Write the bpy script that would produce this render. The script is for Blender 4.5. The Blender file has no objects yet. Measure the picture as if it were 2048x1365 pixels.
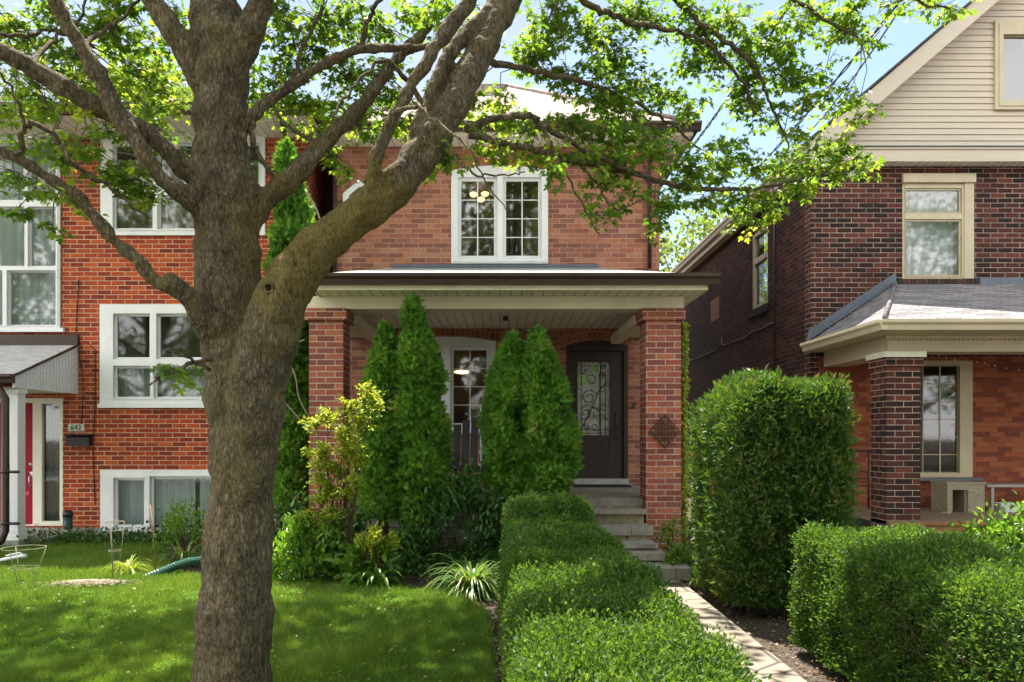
import bpy, math, random
import numpy as np
from mathutils import Vector, Matrix
random.seed(5)
rng = np.random.default_rng(11)
SC = bpy.context.scene
COL = SC.collection
# ------------------------------------------------------------------ camera, sky, sun, exposure
EYE = 1.52
cam_d = bpy.data.cameras.new("camera"); cam = bpy.data.objects.new("camera", cam_d); COL.objects.link(cam)
cam.location = (0, 0, EYE); cam.rotation_euler = (math.radians(90), 0, 0)
cam_d.sensor_width = 36; cam_d.lens = 28.125
cam_d.shift_x = 23 / 2048; cam_d.shift_y = 192.5 / 2048
cam_d.clip_start = .05; cam_d.clip_end = 1200
SC.camera = cam
SUN = Vector((-.16, 1.0, 2.55)).normalized()          # towards the sun: high behind the houses, a little to the left
W = bpy.data.worlds.new("World"); SC.world = W; W.use_nodes = True
nt = W.node_tree; nt.nodes.clear()
wo = nt.nodes.new('ShaderNodeOutputWorld'); bg = nt.nodes.new('ShaderNodeBackground')
sky = nt.nodes.new('ShaderNodeTexSky'); sky.sky_type = 'NISHITA'; sky.sun_disc = False
sky.sun_elevation = math.asin(SUN.z); sky.sun_rotation = math.atan2(SUN.x, SUN.y)
sky.air_density = 1.0; sky.dust_density = 1.2; sky.ozone_density = 1.5
tc = nt.nodes.new('ShaderNodeTexCoord')
L = nt.links.new
def wnode(t, **k):
    n_ = nt.nodes.new(t)
    for a_, b_ in k.items(): setattr(n_, a_, b_)
    return n_
mp = wnode('ShaderNodeMapping'); mp.inputs['Scale'].default_value = (1.0, 1.0, 2.0); mp.inputs['Location'].default_value = (.35, .1, .2)
nz = wnode('ShaderNodeTexNoise'); nz.inputs['Scale'].default_value = 1.9; nz.inputs['Detail'].default_value = 8; nz.inputs['Roughness'].default_value = .55
rp = wnode('ShaderNodeValToRGB'); rp.color_ramp.elements[0].position = .45; rp.color_ramp.elements[1].position = .70
rp.color_ramp.elements[0].color = (.0, .0, .0, 1); rp.color_ramp.elements[1].color = (1, 1, 1, 1)
# broken white cloud, thicker left; bright bank behind camera added to fill the facades
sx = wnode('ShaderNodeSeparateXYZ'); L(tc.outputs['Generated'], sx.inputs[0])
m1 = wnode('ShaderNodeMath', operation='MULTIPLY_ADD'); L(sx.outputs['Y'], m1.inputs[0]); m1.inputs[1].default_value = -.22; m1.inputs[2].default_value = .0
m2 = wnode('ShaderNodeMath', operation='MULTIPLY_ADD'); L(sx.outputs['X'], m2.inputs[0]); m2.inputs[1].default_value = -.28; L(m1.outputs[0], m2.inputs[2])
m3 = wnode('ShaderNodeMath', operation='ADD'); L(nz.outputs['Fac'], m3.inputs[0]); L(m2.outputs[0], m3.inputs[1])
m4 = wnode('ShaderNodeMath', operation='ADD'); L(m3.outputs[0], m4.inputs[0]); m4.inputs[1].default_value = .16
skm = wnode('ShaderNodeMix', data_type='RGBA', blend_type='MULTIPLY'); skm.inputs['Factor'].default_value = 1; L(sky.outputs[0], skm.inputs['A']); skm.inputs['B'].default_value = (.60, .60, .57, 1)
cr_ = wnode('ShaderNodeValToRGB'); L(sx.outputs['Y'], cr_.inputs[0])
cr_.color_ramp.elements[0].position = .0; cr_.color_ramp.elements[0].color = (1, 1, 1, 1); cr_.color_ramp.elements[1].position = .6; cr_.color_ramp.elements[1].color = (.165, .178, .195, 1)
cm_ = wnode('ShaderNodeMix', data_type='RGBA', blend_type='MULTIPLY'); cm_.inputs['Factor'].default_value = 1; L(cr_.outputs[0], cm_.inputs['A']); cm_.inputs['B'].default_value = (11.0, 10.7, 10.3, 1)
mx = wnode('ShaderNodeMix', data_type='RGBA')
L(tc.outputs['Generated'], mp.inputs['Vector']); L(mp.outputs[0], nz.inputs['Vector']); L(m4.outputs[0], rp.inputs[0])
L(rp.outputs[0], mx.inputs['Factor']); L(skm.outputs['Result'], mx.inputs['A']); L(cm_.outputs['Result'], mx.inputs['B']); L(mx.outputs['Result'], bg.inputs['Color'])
bg.inputs['Strength'].default_value = .13
# deeper, darker blue overhead than near the horizon
zr = wnode('ShaderNodeValToRGB'); L(sx.outputs['Z'], zr.inputs[0]); zr.color_ramp.elements[0].position = .42; zr.color_ramp.elements[0].color = (1,1,1,1); zr.color_ramp.elements[1].position = .8; zr.color_ramp.elements[1].color = (.30,.33,.38,1)
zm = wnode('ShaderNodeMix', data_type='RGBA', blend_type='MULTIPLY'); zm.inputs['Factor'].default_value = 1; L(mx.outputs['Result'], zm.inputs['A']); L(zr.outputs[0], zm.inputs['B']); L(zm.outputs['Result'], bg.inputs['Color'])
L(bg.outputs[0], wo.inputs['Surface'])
sd = bpy.data.lights.new("sun", 'SUN'); sd.energy = 5.0; sd.angle = math.radians(.55); sd.color = (1, .93, .82)
so = bpy.data.objects.new("sun", sd); COL.objects.link(so); so.rotation_euler = SUN.to_track_quat('Z', 'Y').to_euler(); so.location = (-9, 10, 22)
SC.view_settings.view_transform = 'Standard'; SC.view_settings.look = 'None'; SC.view_settings.gamma = 1
SC.view_settings.exposure = 1.78

# ------------------------------------------------------------------ helpers
F_ = 1600.; CX_ = 1001.; CY_ = 875.
def P(px, py, Y): return Vector(((px - CX_) * Y / F_, Y, EYE - (py - CY_) * Y / F_))
def PX(px, Y): return (px - CX_) * Y / F_
def PZ(py, Y): return EYE - (py - CY_) * Y / F_
def G(px, py):
    Y = EYE * F_ / (py - CY_); return Vector(((px - CX_) * Y / F_, Y, 0))

def tag(o, label, cat, group=None):
    o['label'] = label; o['category'] = cat
    if group: o['group'] = group
    return o
def thing(name, label, cat, loc, group=None):
    o = bpy.data.objects.new(name, None); COL.objects.link(o); o.location = loc; o.empty_display_size = .2
    return tag(o, label, cat, group)
def link(o, parent=None):
    COL.objects.link(o)
    if parent is not None:
        o.parent = parent
        if parent.type == 'EMPTY': o.matrix_parent_inverse = Matrix.Translation(-Vector(parent.location))
    return o
def struct(o, kind='structure'): o['kind'] = kind; return o

class MB:
    def __init__(s): s.v = []; s.f = []; s.sm = []; s.rv = []
    def quad(s, pts, smooth=False, r=None):
        b = len(s.v); s.v += [tuple(p) for p in pts]; s.f.append(tuple(range(b, b + len(pts)))); s.sm.append(smooth)
        r = random.random() if r is None else r
        s.rv += [r] * len(pts)
    def box(s, x0, x1, y0, y1, z0, z1, r=None):
        if x0 > x1: x0, x1 = x1, x0
        if y0 > y1: y0, y1 = y1, y0
        if z0 > z1: z0, z1 = z1, z0
        r = random.random() if r is None else r
        q = lambda *p: s.quad(p, False, r)
        q((x0,y0,z0),(x1,y0,z0),(x1,y0,z1),(x0,y0,z1)); q((x1,y1,z0),(x0,y1,z0),(x0,y1,z1),(x1,y1,z1))
        q((x0,y1,z0),(x0,y0,z0),(x0,y0,z1),(x0,y1,z1)); q((x1,y0,z0),(x1,y1,z0),(x1,y1,z1),(x1,y0,z1))
        q((x0,y0,z1),(x1,y0,z1),(x1,y1,z1),(x0,y1,z1)); q((x0,y1,z0),(x1,y1,z0),(x1,y0,z0),(x0,y0,z0))
        return s
    def prism(s, poly, vec, r=None):
        # poly counter-clockwise seen from -vec side
        vec = Vector(vec); a = [Vector(p) for p in poly]; b = [p + vec for p in a]; n = len(a)
        r = random.random() if r is None else r
        s.quad(a, False, r); s.quad(b[::-1], False, r)
        for i in range(n):
            j = (i + 1) % n; s.quad([a[j], a[i], b[i], b[j]], False, r)
        return s
    def tube(s, pts, rad, n=8, cap=True, smooth=True, wob=0.):
        pts = [Vector(p) for p in pts]
        if not hasattr(rad, '__len__'): rad = [rad] * len(pts)
        base = len(s.v); r = random.random(); m = len(pts)
        ref = None
        for i, p in enumerate(pts):
            t = (pts[min(i+1, m-1)] - pts[max(i-1, 0)])
            if t.length < 1e-9: t = Vector((0,0,1))
            t.normalize()
            if ref is None: ref = t.orthogonal().normalized()
            u = (ref - t * ref.dot(t)); u = u.normalized() if u.length > 1e-6 else t.orthogonal().normalized(); ref = u
            w = t.cross(u)
            for k in range(n):
                a = 2 * math.pi * k / n; rr = rad[i] * (1 + (random.uniform(-wob, wob) if wob else 0))
                s.v.append(tuple(p + u * (math.cos(a) * rr) + w * (math.sin(a) * rr))); s.rv.append(r)
        for i in range(m - 1):
            for k in range(n):
                k2 = (k + 1) % n
                s.f.append((base+i*n+k, base+i*n+k2, base+(i+1)*n+k2, base+(i+1)*n+k)); s.sm.append(smooth)
        if cap:
            s.f.append(tuple(base + k for k in range(n))[::-1]); s.sm.append(False)
            s.f.append(tuple(base + (m-1)*n + k for k in range(n))); s.sm.append(False)
        return s
    def lathe(s, c, prof, n=20, squash=(1,1)):
        base = len(s.v); c = Vector(c); r0 = random.random(); m = len(prof)
        for (r, z) in prof:
            for k in range(n):
                a = 2*math.pi*k/n; s.v.append((c.x+math.cos(a)*r*squash[0], c.y+math.sin(a)*r*squash[1], c.z+z)); s.rv.append(r0)
        for i in range(m-1):
            for k in range(n):
                k2 = (k+1) % n; s.f.append((base+i*n+k, base+i*n+k2, base+(i+1)*n+k2, base+(i+1)*n+k)); s.sm.append(True)
        s.f.append(tuple(base+k for k in range(n))[::-1]); s.sm.append(False)
        s.f.append(tuple(base+(m-1)*n+k for k in range(n))); s.sm.append(False)
        return s
    def plate(s, x0, x1, z0, z1, holes, yf, yb):
        """slab facing -Y with rectangular holes, reveals included"""
        if x0 > x1: x0, x1 = x1, x0
        if z0 > z1: z0, z1 = z1, z0
        H = [(min(a, b), max(a, b), min(c, d), max(c, d)) for a, b, c, d in holes]
        xs = sorted(set([x0, x1] + [x for h in H for x in h[:2] if x0 < x < x1]))
        zs = sorted(set([z0, z1] + [z for h in H for z in h[2:] if z0 < z < z1]))
        solid = lambda i, j: (0 <= i < len(xs)-1 and 0 <= j < len(zs)-1 and
            not any(h[0]-1e-6 <= xs[i] and xs[i+1] <= h[1]+1e-6 and h[2]-1e-6 <= zs[j] and zs[j+1] <= h[3]+1e-6 for h in H))
        r = random.random()
        for i in range(len(xs)-1):
            for j in range(len(zs)-1):
                if not solid(i, j): continue
                a, b, c, d = xs[i], xs[i+1], zs[j], zs[j+1]
                s.quad([(a,yf,c),(b,yf,c),(b,yf,d),(a,yf,d)], r=r); s.quad([(b,yb,c),(a,yb,c),(a,yb,d),(b,yb,d)], r=r)
                if not solid(i-1, j): s.quad([(a,yb,c),(a,yf,c),(a,yf,d),(a,yb,d)], r=r)
                if not solid(i+1, j): s.quad([(b,yf,c),(b,yb,c),(b,yb,d),(b,yf,d)], r=r)
                if not solid(i, j-1): s.quad([(a,yb,c),(b,yb,c),(b,yf,c),(a,yf,c)], r=r)
                if not solid(i, j+1): s.quad([(a,yf,d),(b,yf,d),(b,yb,d),(a,yb,d)], r=r)
        return s
    def build(s, name, mat, parent=None, bevel=0):
        me = bpy.data.meshes.new(name); me.from_pydata(s.v, [], s.f); me.update()
        me.materials.append(mat)
        me.polygons.foreach_set('use_smooth', s.sm)
        at = me.attributes.new('v', 'FLOAT', 'POINT'); at.data.foreach_set('value', s.rv)
        uv = me.uv_layers.new(name='UVMap')
        co = np.array(s.v, dtype=float); nl = len(me.loops)
        buf = np.zeros((nl, 2)); li = np.zeros(nl, dtype=np.int32); me.loops.foreach_get('vertex_index', li)
        for p in me.polygons:
            n = p.normal; Z = Vector((0,0,1))
            t = Z.cross(n)
            t = t.normalized() if t.length > .02 else Vector((1,0,0))
            b = n.cross(t)
            idx = slice(p.loop_start, p.loop_start + p.loop_total); c = co[li[idx]]
            buf[idx, 0] = c @ np.array(t); buf[idx, 1] = c @ np.array(b)
        uv.data.foreach_set('uv', buf.ravel())
        o = bpy.data.objects.new(name, me); link(o, parent)
        if bevel:
            b = o.modifiers.new('bevel', 'BEVEL'); b.width = bevel; b.segments = 2; b.limit_method = 'ANGLE'
        return o

def np_mesh(name, V, Fc, mat, parent=None, attr=None, smooth=False):
    """V (N,3), Fc (M,k) uniform faces"""
    me = bpy.data.meshes.new(name); V = np.ascontiguousarray(V, dtype=np.float32); Fc = np.ascontiguousarray(Fc, dtype=np.int32)
    M_, k = Fc.shape
    me.vertices.add(len(V)); me.vertices.foreach_set('co', V.ravel())
    me.loops.add(M_ * k); me.loops.foreach_set('vertex_index', Fc.ravel())
    me.polygons.add(M_); me.polygons.foreach_set('loop_start', np.arange(0, M_ * k, k, dtype=np.int32))
    me.polygons.foreach_set('loop_total', np.full(M_, k, dtype=np.int32))
    if smooth: me.polygons.foreach_set('use_smooth', np.ones(M_, dtype=bool))
    me.update(calc_edges=True)
    if attr is not None:
        at = me.attributes.new('v', 'FLOAT', 'POINT'); at.data.foreach_set('value', np.ascontiguousarray(attr, dtype=np.float32))
    me.materials.append(mat)
    o = bpy.data.objects.new(name, me); return link(o, parent)

# ------------------------------------------------------------------ materials
def newmat(name):
    m = bpy.data.materials.new(name); m.use_nodes = True; n = m.node_tree; n.nodes.clear()
    return m, n, n.nodes.new, n.links.new
def ramp(n, stops, interp='LINEAR'):
    r = n.nodes.new('ShaderNodeValToRGB'); r.color_ramp.interpolation = interp; e = r.color_ramp.elements
    while len(e) < len(stops): e.new(.5)
    for i, (p, c) in enumerate(stops): e[i].position = p; e[i].color = (*c, 1) if len(c) == 3 else c
    return r
def mult(c, k): return tuple(max(0, min(1, x * k)) for x in c)
def mat(name, base, rough=.6, var=.15, scale=6., bump=0., bscale=None, spec=.4, metal=0., stretch=(1,1,1), dirt=0., dirtc=(.05,.045,.035)):
    m, n, N, K = newmat(name)
    o = N('ShaderNodeOutputMaterial'); p = N('ShaderNodeBsdfPrincipled'); K(p.outputs[0], o.inputs[0])
    t = N('ShaderNodeTexCoord'); mp_ = N('ShaderNodeMapping'); mp_.inputs['Scale'].default_value = stretch; K(t.outputs['Object'], mp_.inputs[0])
    z = N('ShaderNodeTexNoise'); z.inputs['Scale'].default_value = scale; z.inputs['Detail'].default_value = 8; z.inputs['Roughness'].default_value = .65
    K(mp_.outputs[0], z.inputs['Vector'])
    r = ramp(n, [(.3, mult(base, 1 - var)), (.7, mult(base, 1 + var))]); K(z.outputs['Fac'], r.inputs[0])
    col = r.outputs[0]
    if dirt:
        z2 = N('ShaderNodeTexNoise'); z2.inputs['Scale'].default_value = scale * .35; z2.inputs['Detail'].default_value = 10; z2.inputs['Roughness'].default_value = .75
        K(mp_.outputs[0], z2.inputs['Vector']); rr = ramp(n, [(.48, (0,0,0)), (.72, (dirt,)*3)]); K(z2.outputs['Fac'], rr.inputs[0])
        mm = N('ShaderNodeMix'); mm.data_type = 'RGBA'; K(rr.outputs[0], mm.inputs['Factor']); K(col, mm.inputs['A']); mm.inputs['B'].default_value = (*dirtc, 1); col = mm.outputs['Result']
    K(col, p.inputs['Base Color']); p.inputs['Roughness'].default_value = rough; p.inputs['Metallic'].default_value = metal
    p.inputs['Specular IOR Level'].default_value = spec
    if bump:
        b = N('ShaderNodeBump'); b.inputs['Strength'].default_value = bump; b.inputs['Distance'].default_value = .01
        z3 = N('ShaderNodeTexNoise'); z3.inputs['Scale'].default_value = bscale or scale * 4; z3.inputs['Detail'].default_value = 6; K(mp_.outputs[0], z3.inputs['Vector'])
        K(z3.outputs['Fac'], b.inputs['Height']); K(b.outputs[0], p.inputs['Normal'])
    return m
def brickmat(name, cols, mortar, bw=.215, rh=.076, ms=.005, off=.5, stain=.35, stainc=(.03,.02,.02), bump=.5, rot=False, rough=.85, sscale=.9, mortar_var=.35):
    m, n, N, K = newmat(name)
    o = N('ShaderNodeOutputMaterial'); p = N('ShaderNodeBsdfPrincipled'); K(p.outputs[0], o.inputs[0])
    u = N('ShaderNodeUVMap'); src = u.outputs[0]
    if rot:
        mp_ = N('ShaderNodeMapping'); mp_.inputs['Rotation'].default_value = (0, 0, math.pi/2); K(src, mp_.inputs[0]); src = mp_.outputs[0]
    # hand-laid unevenness
    dn = N('ShaderNodeTexNoise'); dn.inputs['Scale'].default_value = 5; dn.inputs['Detail'].default_value = 3; K(src, dn.inputs['Vector'])
    sc_ = N('ShaderNodeVectorMath'); sc_.operation = 'SCALE'; sc_.inputs['Scale'].default_value = .009; K(dn.outputs['Color'], sc_.inputs[0])
    ad = N('ShaderNodeVectorMath'); ad.operation = 'ADD'; K(src, ad.inputs[0]); K(sc_.outputs[0], ad.inputs[1])
    b = N('ShaderNodeTexBrick'); K(ad.outputs[0], b.inputs['Vector']); b.offset = off; b.inputs['Scale'].default_value = 1
    b.inputs['Color1'].default_value = (0,0,0,1); b.inputs['Color2'].default_value = (1,1,1,1); b.inputs['Mortar'].default_value = (.5,.5,.5,1)
    b.inputs['Mortar Size'].default_value = ms; b.inputs['Mortar Smooth'].default_value = .15; b.inputs['Bias'].default_value = 0
    b.inputs['Brick Width'].default_value = bw; b.inputs['Row Height'].default_value = rh
    k = len(cols); r = ramp(n, [(i / k, c) for i, c in enumerate(cols)], 'CONSTANT'); K(b.outputs['Color'], r.inputs[0])
    f = N('ShaderNodeTexNoise'); f.inputs['Scale'].default_value = 28; f.inputs['Detail'].default_value = 8; f.inputs['Roughness'].default_value = .7; K(src, f.inputs['Vector'])
    fr = ramp(n, [(.25, (.66,)*3), (.75, (1.3,)*3)]); K(f.outputs['Fac'], fr.inputs[0])
    mu = N('ShaderNodeMix'); mu.data_type = 'RGBA'; mu.blend_type = 'MULTIPLY'; mu.inputs['Factor'].default_value = 1; K(r.outputs[0], mu.inputs['A']); K(fr.outputs[0], mu.inputs['B'])
    mr = ramp(n, [(.3, mult(mortar, 1 - mortar_var)), (.65, mult(mortar, 1.1))])
    f2 = N('ShaderNodeTexNoise'); f2.inputs['Scale'].default_value = 2.2; f2.inputs['Detail'].default_value = 6; f2.inputs['Roughness'].default_value = .7; K(src, f2.inputs['Vector']); K(f2.outputs['Fac'], mr.inputs[0])
    mx_ = N('ShaderNodeMix'); mx_.data_type = 'RGBA'; K(b.outputs['Fac'], mx_.inputs['Factor']); K(mu.outputs['Result'], mx_.inputs['A']); K(mr.outputs[0], mx_.inputs['B'])
    st = N('ShaderNodeTexNoise'); st.inputs['Scale'].default_value = sscale; st.inputs['Detail'].default_value = 9; st.inputs['Roughness'].default_value = .7
    t = N('ShaderNodeTexCoord'); K(t.outputs['Object'], st.inputs['Vector'])
    sr = ramp(n, [(.45, (0,0,0)), (.75, (stain,)*3)]); K(st.outputs['Fac'], sr.inputs[0])
    ms_ = N('ShaderNodeMix'); ms_.data_type = 'RGBA'; K(sr.outputs[0], ms_.inputs['Factor']); K(mx_.outputs['Result'], ms_.inputs['A']); ms_.inputs['B'].default_value = (*stainc, 1)
    K(ms_.outputs['Result'], p.inputs['Base Color']); p.inputs['Roughness'].default_value = rough; p.inputs['Specular IOR Level'].default_value = .25
    inv = N('ShaderNodeMath'); inv.operation = 'MULTIPLY_ADD'; inv.inputs[1].default_value = -1; inv.inputs[2].default_value = 1; K(b.outputs['Fac'], inv.inputs[0])
    a2 = N('ShaderNodeMath'); a2.operation = 'MULTIPLY_ADD'; a2.inputs[1].default_value = .35; K(f.outputs['Fac'], a2.inputs[0]); K(inv.outputs[0], a2.inputs[2])
    bp = N('ShaderNodeBump'); bp.inputs['Strength'].default_value = bump; bp.inputs['Distance'].default_value = .008; K(a2.outputs[0], bp.inputs['Height']); K(bp.outputs[0], p.inputs['Normal'])
    return m
def attrmat(name, stops, rough=.8, noise=20, bump=.3):
    m, n, N, K = newmat(name)
    o = N('ShaderNodeOutputMaterial'); p = N('ShaderNodeBsdfPrincipled'); K(p.outputs[0], o.inputs[0])
    a = N('ShaderNodeAttribute'); a.attribute_name = 'v'; r = ramp(n, stops); K(a.outputs['Fac'], r.inputs[0])
    t = N('ShaderNodeTexCoord'); z = N('ShaderNodeTexNoise'); z.inputs['Scale'].default_value = noise; z.inputs['Detail'].default_value = 7; K(t.outputs['Object'], z.inputs['Vector'])
    fr = ramp(n, [(.25, (.7,)*3), (.75, (1.25,)*3)]); K(z.outputs['Fac'], fr.inputs[0])
    mu = N('ShaderNodeMix'); mu.data_type = 'RGBA'; mu.blend_type = 'MULTIPLY'; mu.inputs['Factor'].default_value = 1; K(r.outputs[0], mu.inputs['A']); K(fr.outputs[0], mu.inputs['B'])
    K(mu.outputs['Result'], p.inputs['Base Color']); p.inputs['Roughness'].default_value = rough
    b = N('ShaderNodeBump'); b.inputs['Strength'].default_value = bump; b.inputs['Distance'].default_value = .01; K(z.outputs['Fac'], b.inputs['Height']); K(b.outputs[0], p.inputs['Normal'])
    return m
def leafmat(name, stops, trans=.45, tcol=None, rough=.45, spec=.35):
    """per-leaf colour from attribute v, light passing through the blade"""
    m, n, N, K = newmat(name)
    o = N('ShaderNodeOutputMaterial'); p = N('ShaderNodeBsdfPrincipled'); tr = N('ShaderNodeBsdfTranslucent'); mx_ = N('ShaderNodeMixShader')
    a = N('ShaderNodeAttribute'); a.attribute_name = 'v'; r = ramp(n, stops); K(a.outputs['Fac'], r.inputs[0]); K(r.outputs[0], p.inputs['Base Color'])
    p.inputs['Roughness'].default_value = rough; p.inputs['Specular IOR Level'].default_value = spec
    tstops = [(q, tuple(min(1, x * y) for x, y in zip(c, tcol or (2.2, 1.9, .9)))) for q, c in stops]
    r2 = ramp(n, tstops); K(a.outputs['Fac'], r2.inputs[0]); K(r2.outputs[0], tr.inputs['Color'])
    mx_.inputs[0].default_value = trans; K(p.outputs[0], mx_.inputs[1]); K(tr.outputs[0], mx_.inputs[2]); K(mx_.outputs[0], o.inputs[0])
    return m
def glassmat(name, tint=(.85,.9,.9), refl=.22, wob=.02):
    m, n, N, K = newmat(name)
    o = N('ShaderNodeOutputMaterial'); g = N('ShaderNodeBsdfGlossy'); t = N('ShaderNodeBsdfTransparent'); mx_ = N('ShaderNodeMixShader')
    g.inputs['Roughness'].default_value = .035; g.inputs['Color'].default_value = (.95,.97,1,1); t.inputs['Color'].default_value = (*tint, 1)
    f = N('ShaderNodeFresnel'); f.inputs['IOR'].default_value = 1.5; ma = N('ShaderNodeMath'); ma.operation = 'ADD'; ma.inputs[1].default_value = refl; K(f.outputs[0], ma.inputs[0])
    K(ma.outputs[0], mx_.inputs[0]); K(t.outputs[0], mx_.inputs[1]); K(g.outputs[0], mx_.inputs[2]); K(mx_.outputs[0], o.inputs[0])
    tcd = N('ShaderNodeTexCoord'); z = N('ShaderNodeTexNoise'); z.inputs['Scale'].default_value = 1.7; z.inputs['Detail'].default_value = 2; K(tcd.outputs['Object'], z.inputs['Vector'])
    b = N('ShaderNodeBump'); b.inputs['Strength'].default_value = wob; b.inputs['Distance'].default_value = .5; K(z.outputs['Fac'], b.inputs['Height']); K(b.outputs[0], g.inputs['Normal'])
    return m
def emit(name, c, s):
    m, n, N, K = newmat(name); o = N('ShaderNodeOutputMaterial'); e = N('ShaderNodeEmission'); e.inputs[0].default_value = (*c, 1); e.inputs[1].default_value = s; K(e.outputs[0], o.inputs[0]); return m

M = {}
M['brick_c'] = brickmat('aged salmon brick', [(.22,.09,.068),(.37,.155,.105),(.32,.12,.083),(.39,.185,.13),(.27,.11,.088),(.36,.14,.087),(.24,.095,.075),(.40,.165,.10)], (.50,.34,.25), bw=.238, rh=.0785, ms=.004, stain=.42, stainc=(.12,.05,.03))
M['brick_new'] = brickmat('pillar brick', [(.22,.07,.055),(.36,.11,.075),(.30,.09,.07),(.42,.14,.08),(.25,.08,.075),(.33,.09,.06)], (.52,.43,.34), bw=.226, rh=.073, ms=.0055, stain=.15)
M['brick_l'] = brickmat('red brick', [(.28,.045,.02),(.40,.07,.024),(.46,.095,.03),(.34,.055,.022),(.25,.04,.022),(.44,.085,.028),(.38,.06,.022),(.20,.035,.022)], (.66,.45,.30), bw=.215, rh=.0725, ms=.0052, stain=.3, stainc=(.14,.05,.03))
M['brick_r'] = brickmat('dark brown brick', [(.028,.015,.014),(.07,.025,.02),(.048,.018,.016),(.10,.032,.024),(.026,.015,.014),(.08,.026,.02),(.13,.04,.028)], (.52,.41,.34), bw=.225, rh=.0765, ms=.0048, stain=.5, stainc=(.03,.016,.014), mortar_var=.75, sscale=.7)
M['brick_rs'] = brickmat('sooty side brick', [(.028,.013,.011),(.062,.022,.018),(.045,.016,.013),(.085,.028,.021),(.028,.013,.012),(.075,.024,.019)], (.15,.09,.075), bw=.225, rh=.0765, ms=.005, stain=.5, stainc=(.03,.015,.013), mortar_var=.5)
M['brick_rp'] = brickmat('clean brick under porch', [(.26,.075,.04),(.34,.10,.05),(.22,.06,.035),(.37,.12,.06),(.2,.06,.04)], (.22,.10,.065), bw=.225, rh=.0765, ms=.004, stain=.35, stainc=(.09,.035,.025), mortar_var=.3)
M['arch'] = attrmat('arch brick', [(0,(.2,.06,.035)),(.5,(.34,.10,.05)),(1,(.40,.14,.07))])
M['mortar'] = mat('mortar', (.42,.29,.2), .95, .2, 20, .3)
M['white'] = mat('white painted vinyl', (.78,.80,.83), .42, .06, 3, .05, stretch=(1,1,.4), dirt=.28, dirtc=(.45,.45,.42))
M['offwhite'] = mat('warm white trim', (.76,.74,.64), .45, .06, 3, .03, dirt=.2, dirtc=(.4,.38,.3))
M['cream'] = mat('cream aluminium', (.72,.68,.52), .45, .06, 3, .05, stretch=(1,1,.35), dirt=.32, dirtc=(.35,.32,.22))
M['tan'] = mat('tan trim', (.52,.455,.32), .5, .08, 3, .05, dirt=.25, dirtc=(.25,.21,.14))
M['siding'] = mat('beige siding', (.55,.48,.39), .5, .06, 2, .04, stretch=(.4,1,4), dirt=.2, dirtc=(.42,.36,.28))
M['brown'] = mat('dark brown metal', (.045,.026,.022), .32, .2, 4, .05)
M['soffit'] = brickmat('ribbed soffit', [(.80,.77,.66),(.78,.75,.64)], (.30,.26,.18), bw=6, rh=.13, ms=.006, stain=.15, stainc=(.4,.36,.28), rot=True, bump=.4, rough=.5)
M['soffit_w'] = brickmat('white ribbed panel', [(.76,.79,.84),(.74,.77,.82)], (.5,.53,.58), bw=6, rh=.085, ms=.006, stain=.1, stainc=(.5,.5,.5), rot=True, bump=.4, rough=.5)
M['shingle_c'] = brickmat('pinkish shingles', [(.30,.245,.235),(.36,.29,.28),(.25,.21,.20),(.40,.33,.31)], (.14,.11,.10), bw=.3, rh=.14, ms=.006, stain=.3, stainc=(.2,.17,.16), rough=.95)
M['shingle_p'] = brickmat('pale grey shingles', [(.40,.39,.40),(.46,.45,.46),(.36,.35,.37),(.50,.49,.49)], (.24,.23,.24), bw=.3, rh=.14, ms=.005, stain=.25, stainc=(.28,.27,.28), rough=.95)
M['shingle_r'] = brickmat('weathered shingles', [(.20,.19,.195),(.26,.235,.235),(.16,.155,.165),(.30,.265,.26)], (.06,.06,.065), bw=.3, rh=.085, ms=.007, stain=.35, stainc=(.16,.16,.18), rough=.95, bump=.9)
M['flash'] = mat('slate grey flashing', (.10,.125,.165), .45, .15, 3, .1)
M['glass'] = glassmat('window glass', refl=.035, wob=.001)
M['glass_hi'] = glassmat('bright window glass', refl=.085, wob=.0012)
M['room'] = mat('dim interior', (.07,.06,.05), .9, .4, 1.5)
M['curtain'] = mat('sheer curtain', (.58,.64,.68), .9, .08, 2, 0, stretch=(8,1,.4))
M['curtain_g'] = mat('grey curtain', (.38,.42,.42), .9, .15, 2, 0, stretch=(8,1,.4))
M['door'] = mat('dark stained door', (.020,.011,.008), .42, .35, 3, .08, stretch=(8,8,1))
M['red'] = mat('crimson door paint', (.30,.003,.03), .5, .06, 2, .02, spec=.2)
M['black'] = mat('black metal', (.018,.018,.02), .4, .3, 8, .1)
M['iron'] = mat('wrought iron', (.02,.017,.015), .45, .3, 20, .2)
M['bronze'] = mat('bronze casting', (.075,.038,.02), .5, .6, 40, .3)
M['chrome'] = mat('brushed nickel', (.5,.5,.5), .3, .1, 8, 0, metal=.9)
M['pewter'] = mat('dark bronze handle', (.05,.045,.04), .35, .3, 10, 0, metal=.6)
M['stone'] = mat('cut grey stone', (.28,.255,.215), .9, .3, 9, .5, 30, dirt=.6, dirtc=(.10,.10,.075))
M['stone_y'] = mat('mossy riser stone', (.26,.215,.14), .92, .4, 12, .7, 26, dirt=.7, dirtc=(.08,.085,.04))
M['concrete'] = mat('concrete', (.36,.35,.33), .92, .2, 7, .3, 40, dirt=.4, dirtc=(.14,.14,.12))
M['wood'] = mat('orange deck wood', (.32,.13,.05), .6, .35, 5, .2, stretch=(1,12,12), dirt=.3)
M['deckgrey'] = mat('worn deck boards', (.24,.17,.12), .55, .25, 5, .2, stretch=(1,9,1))
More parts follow.
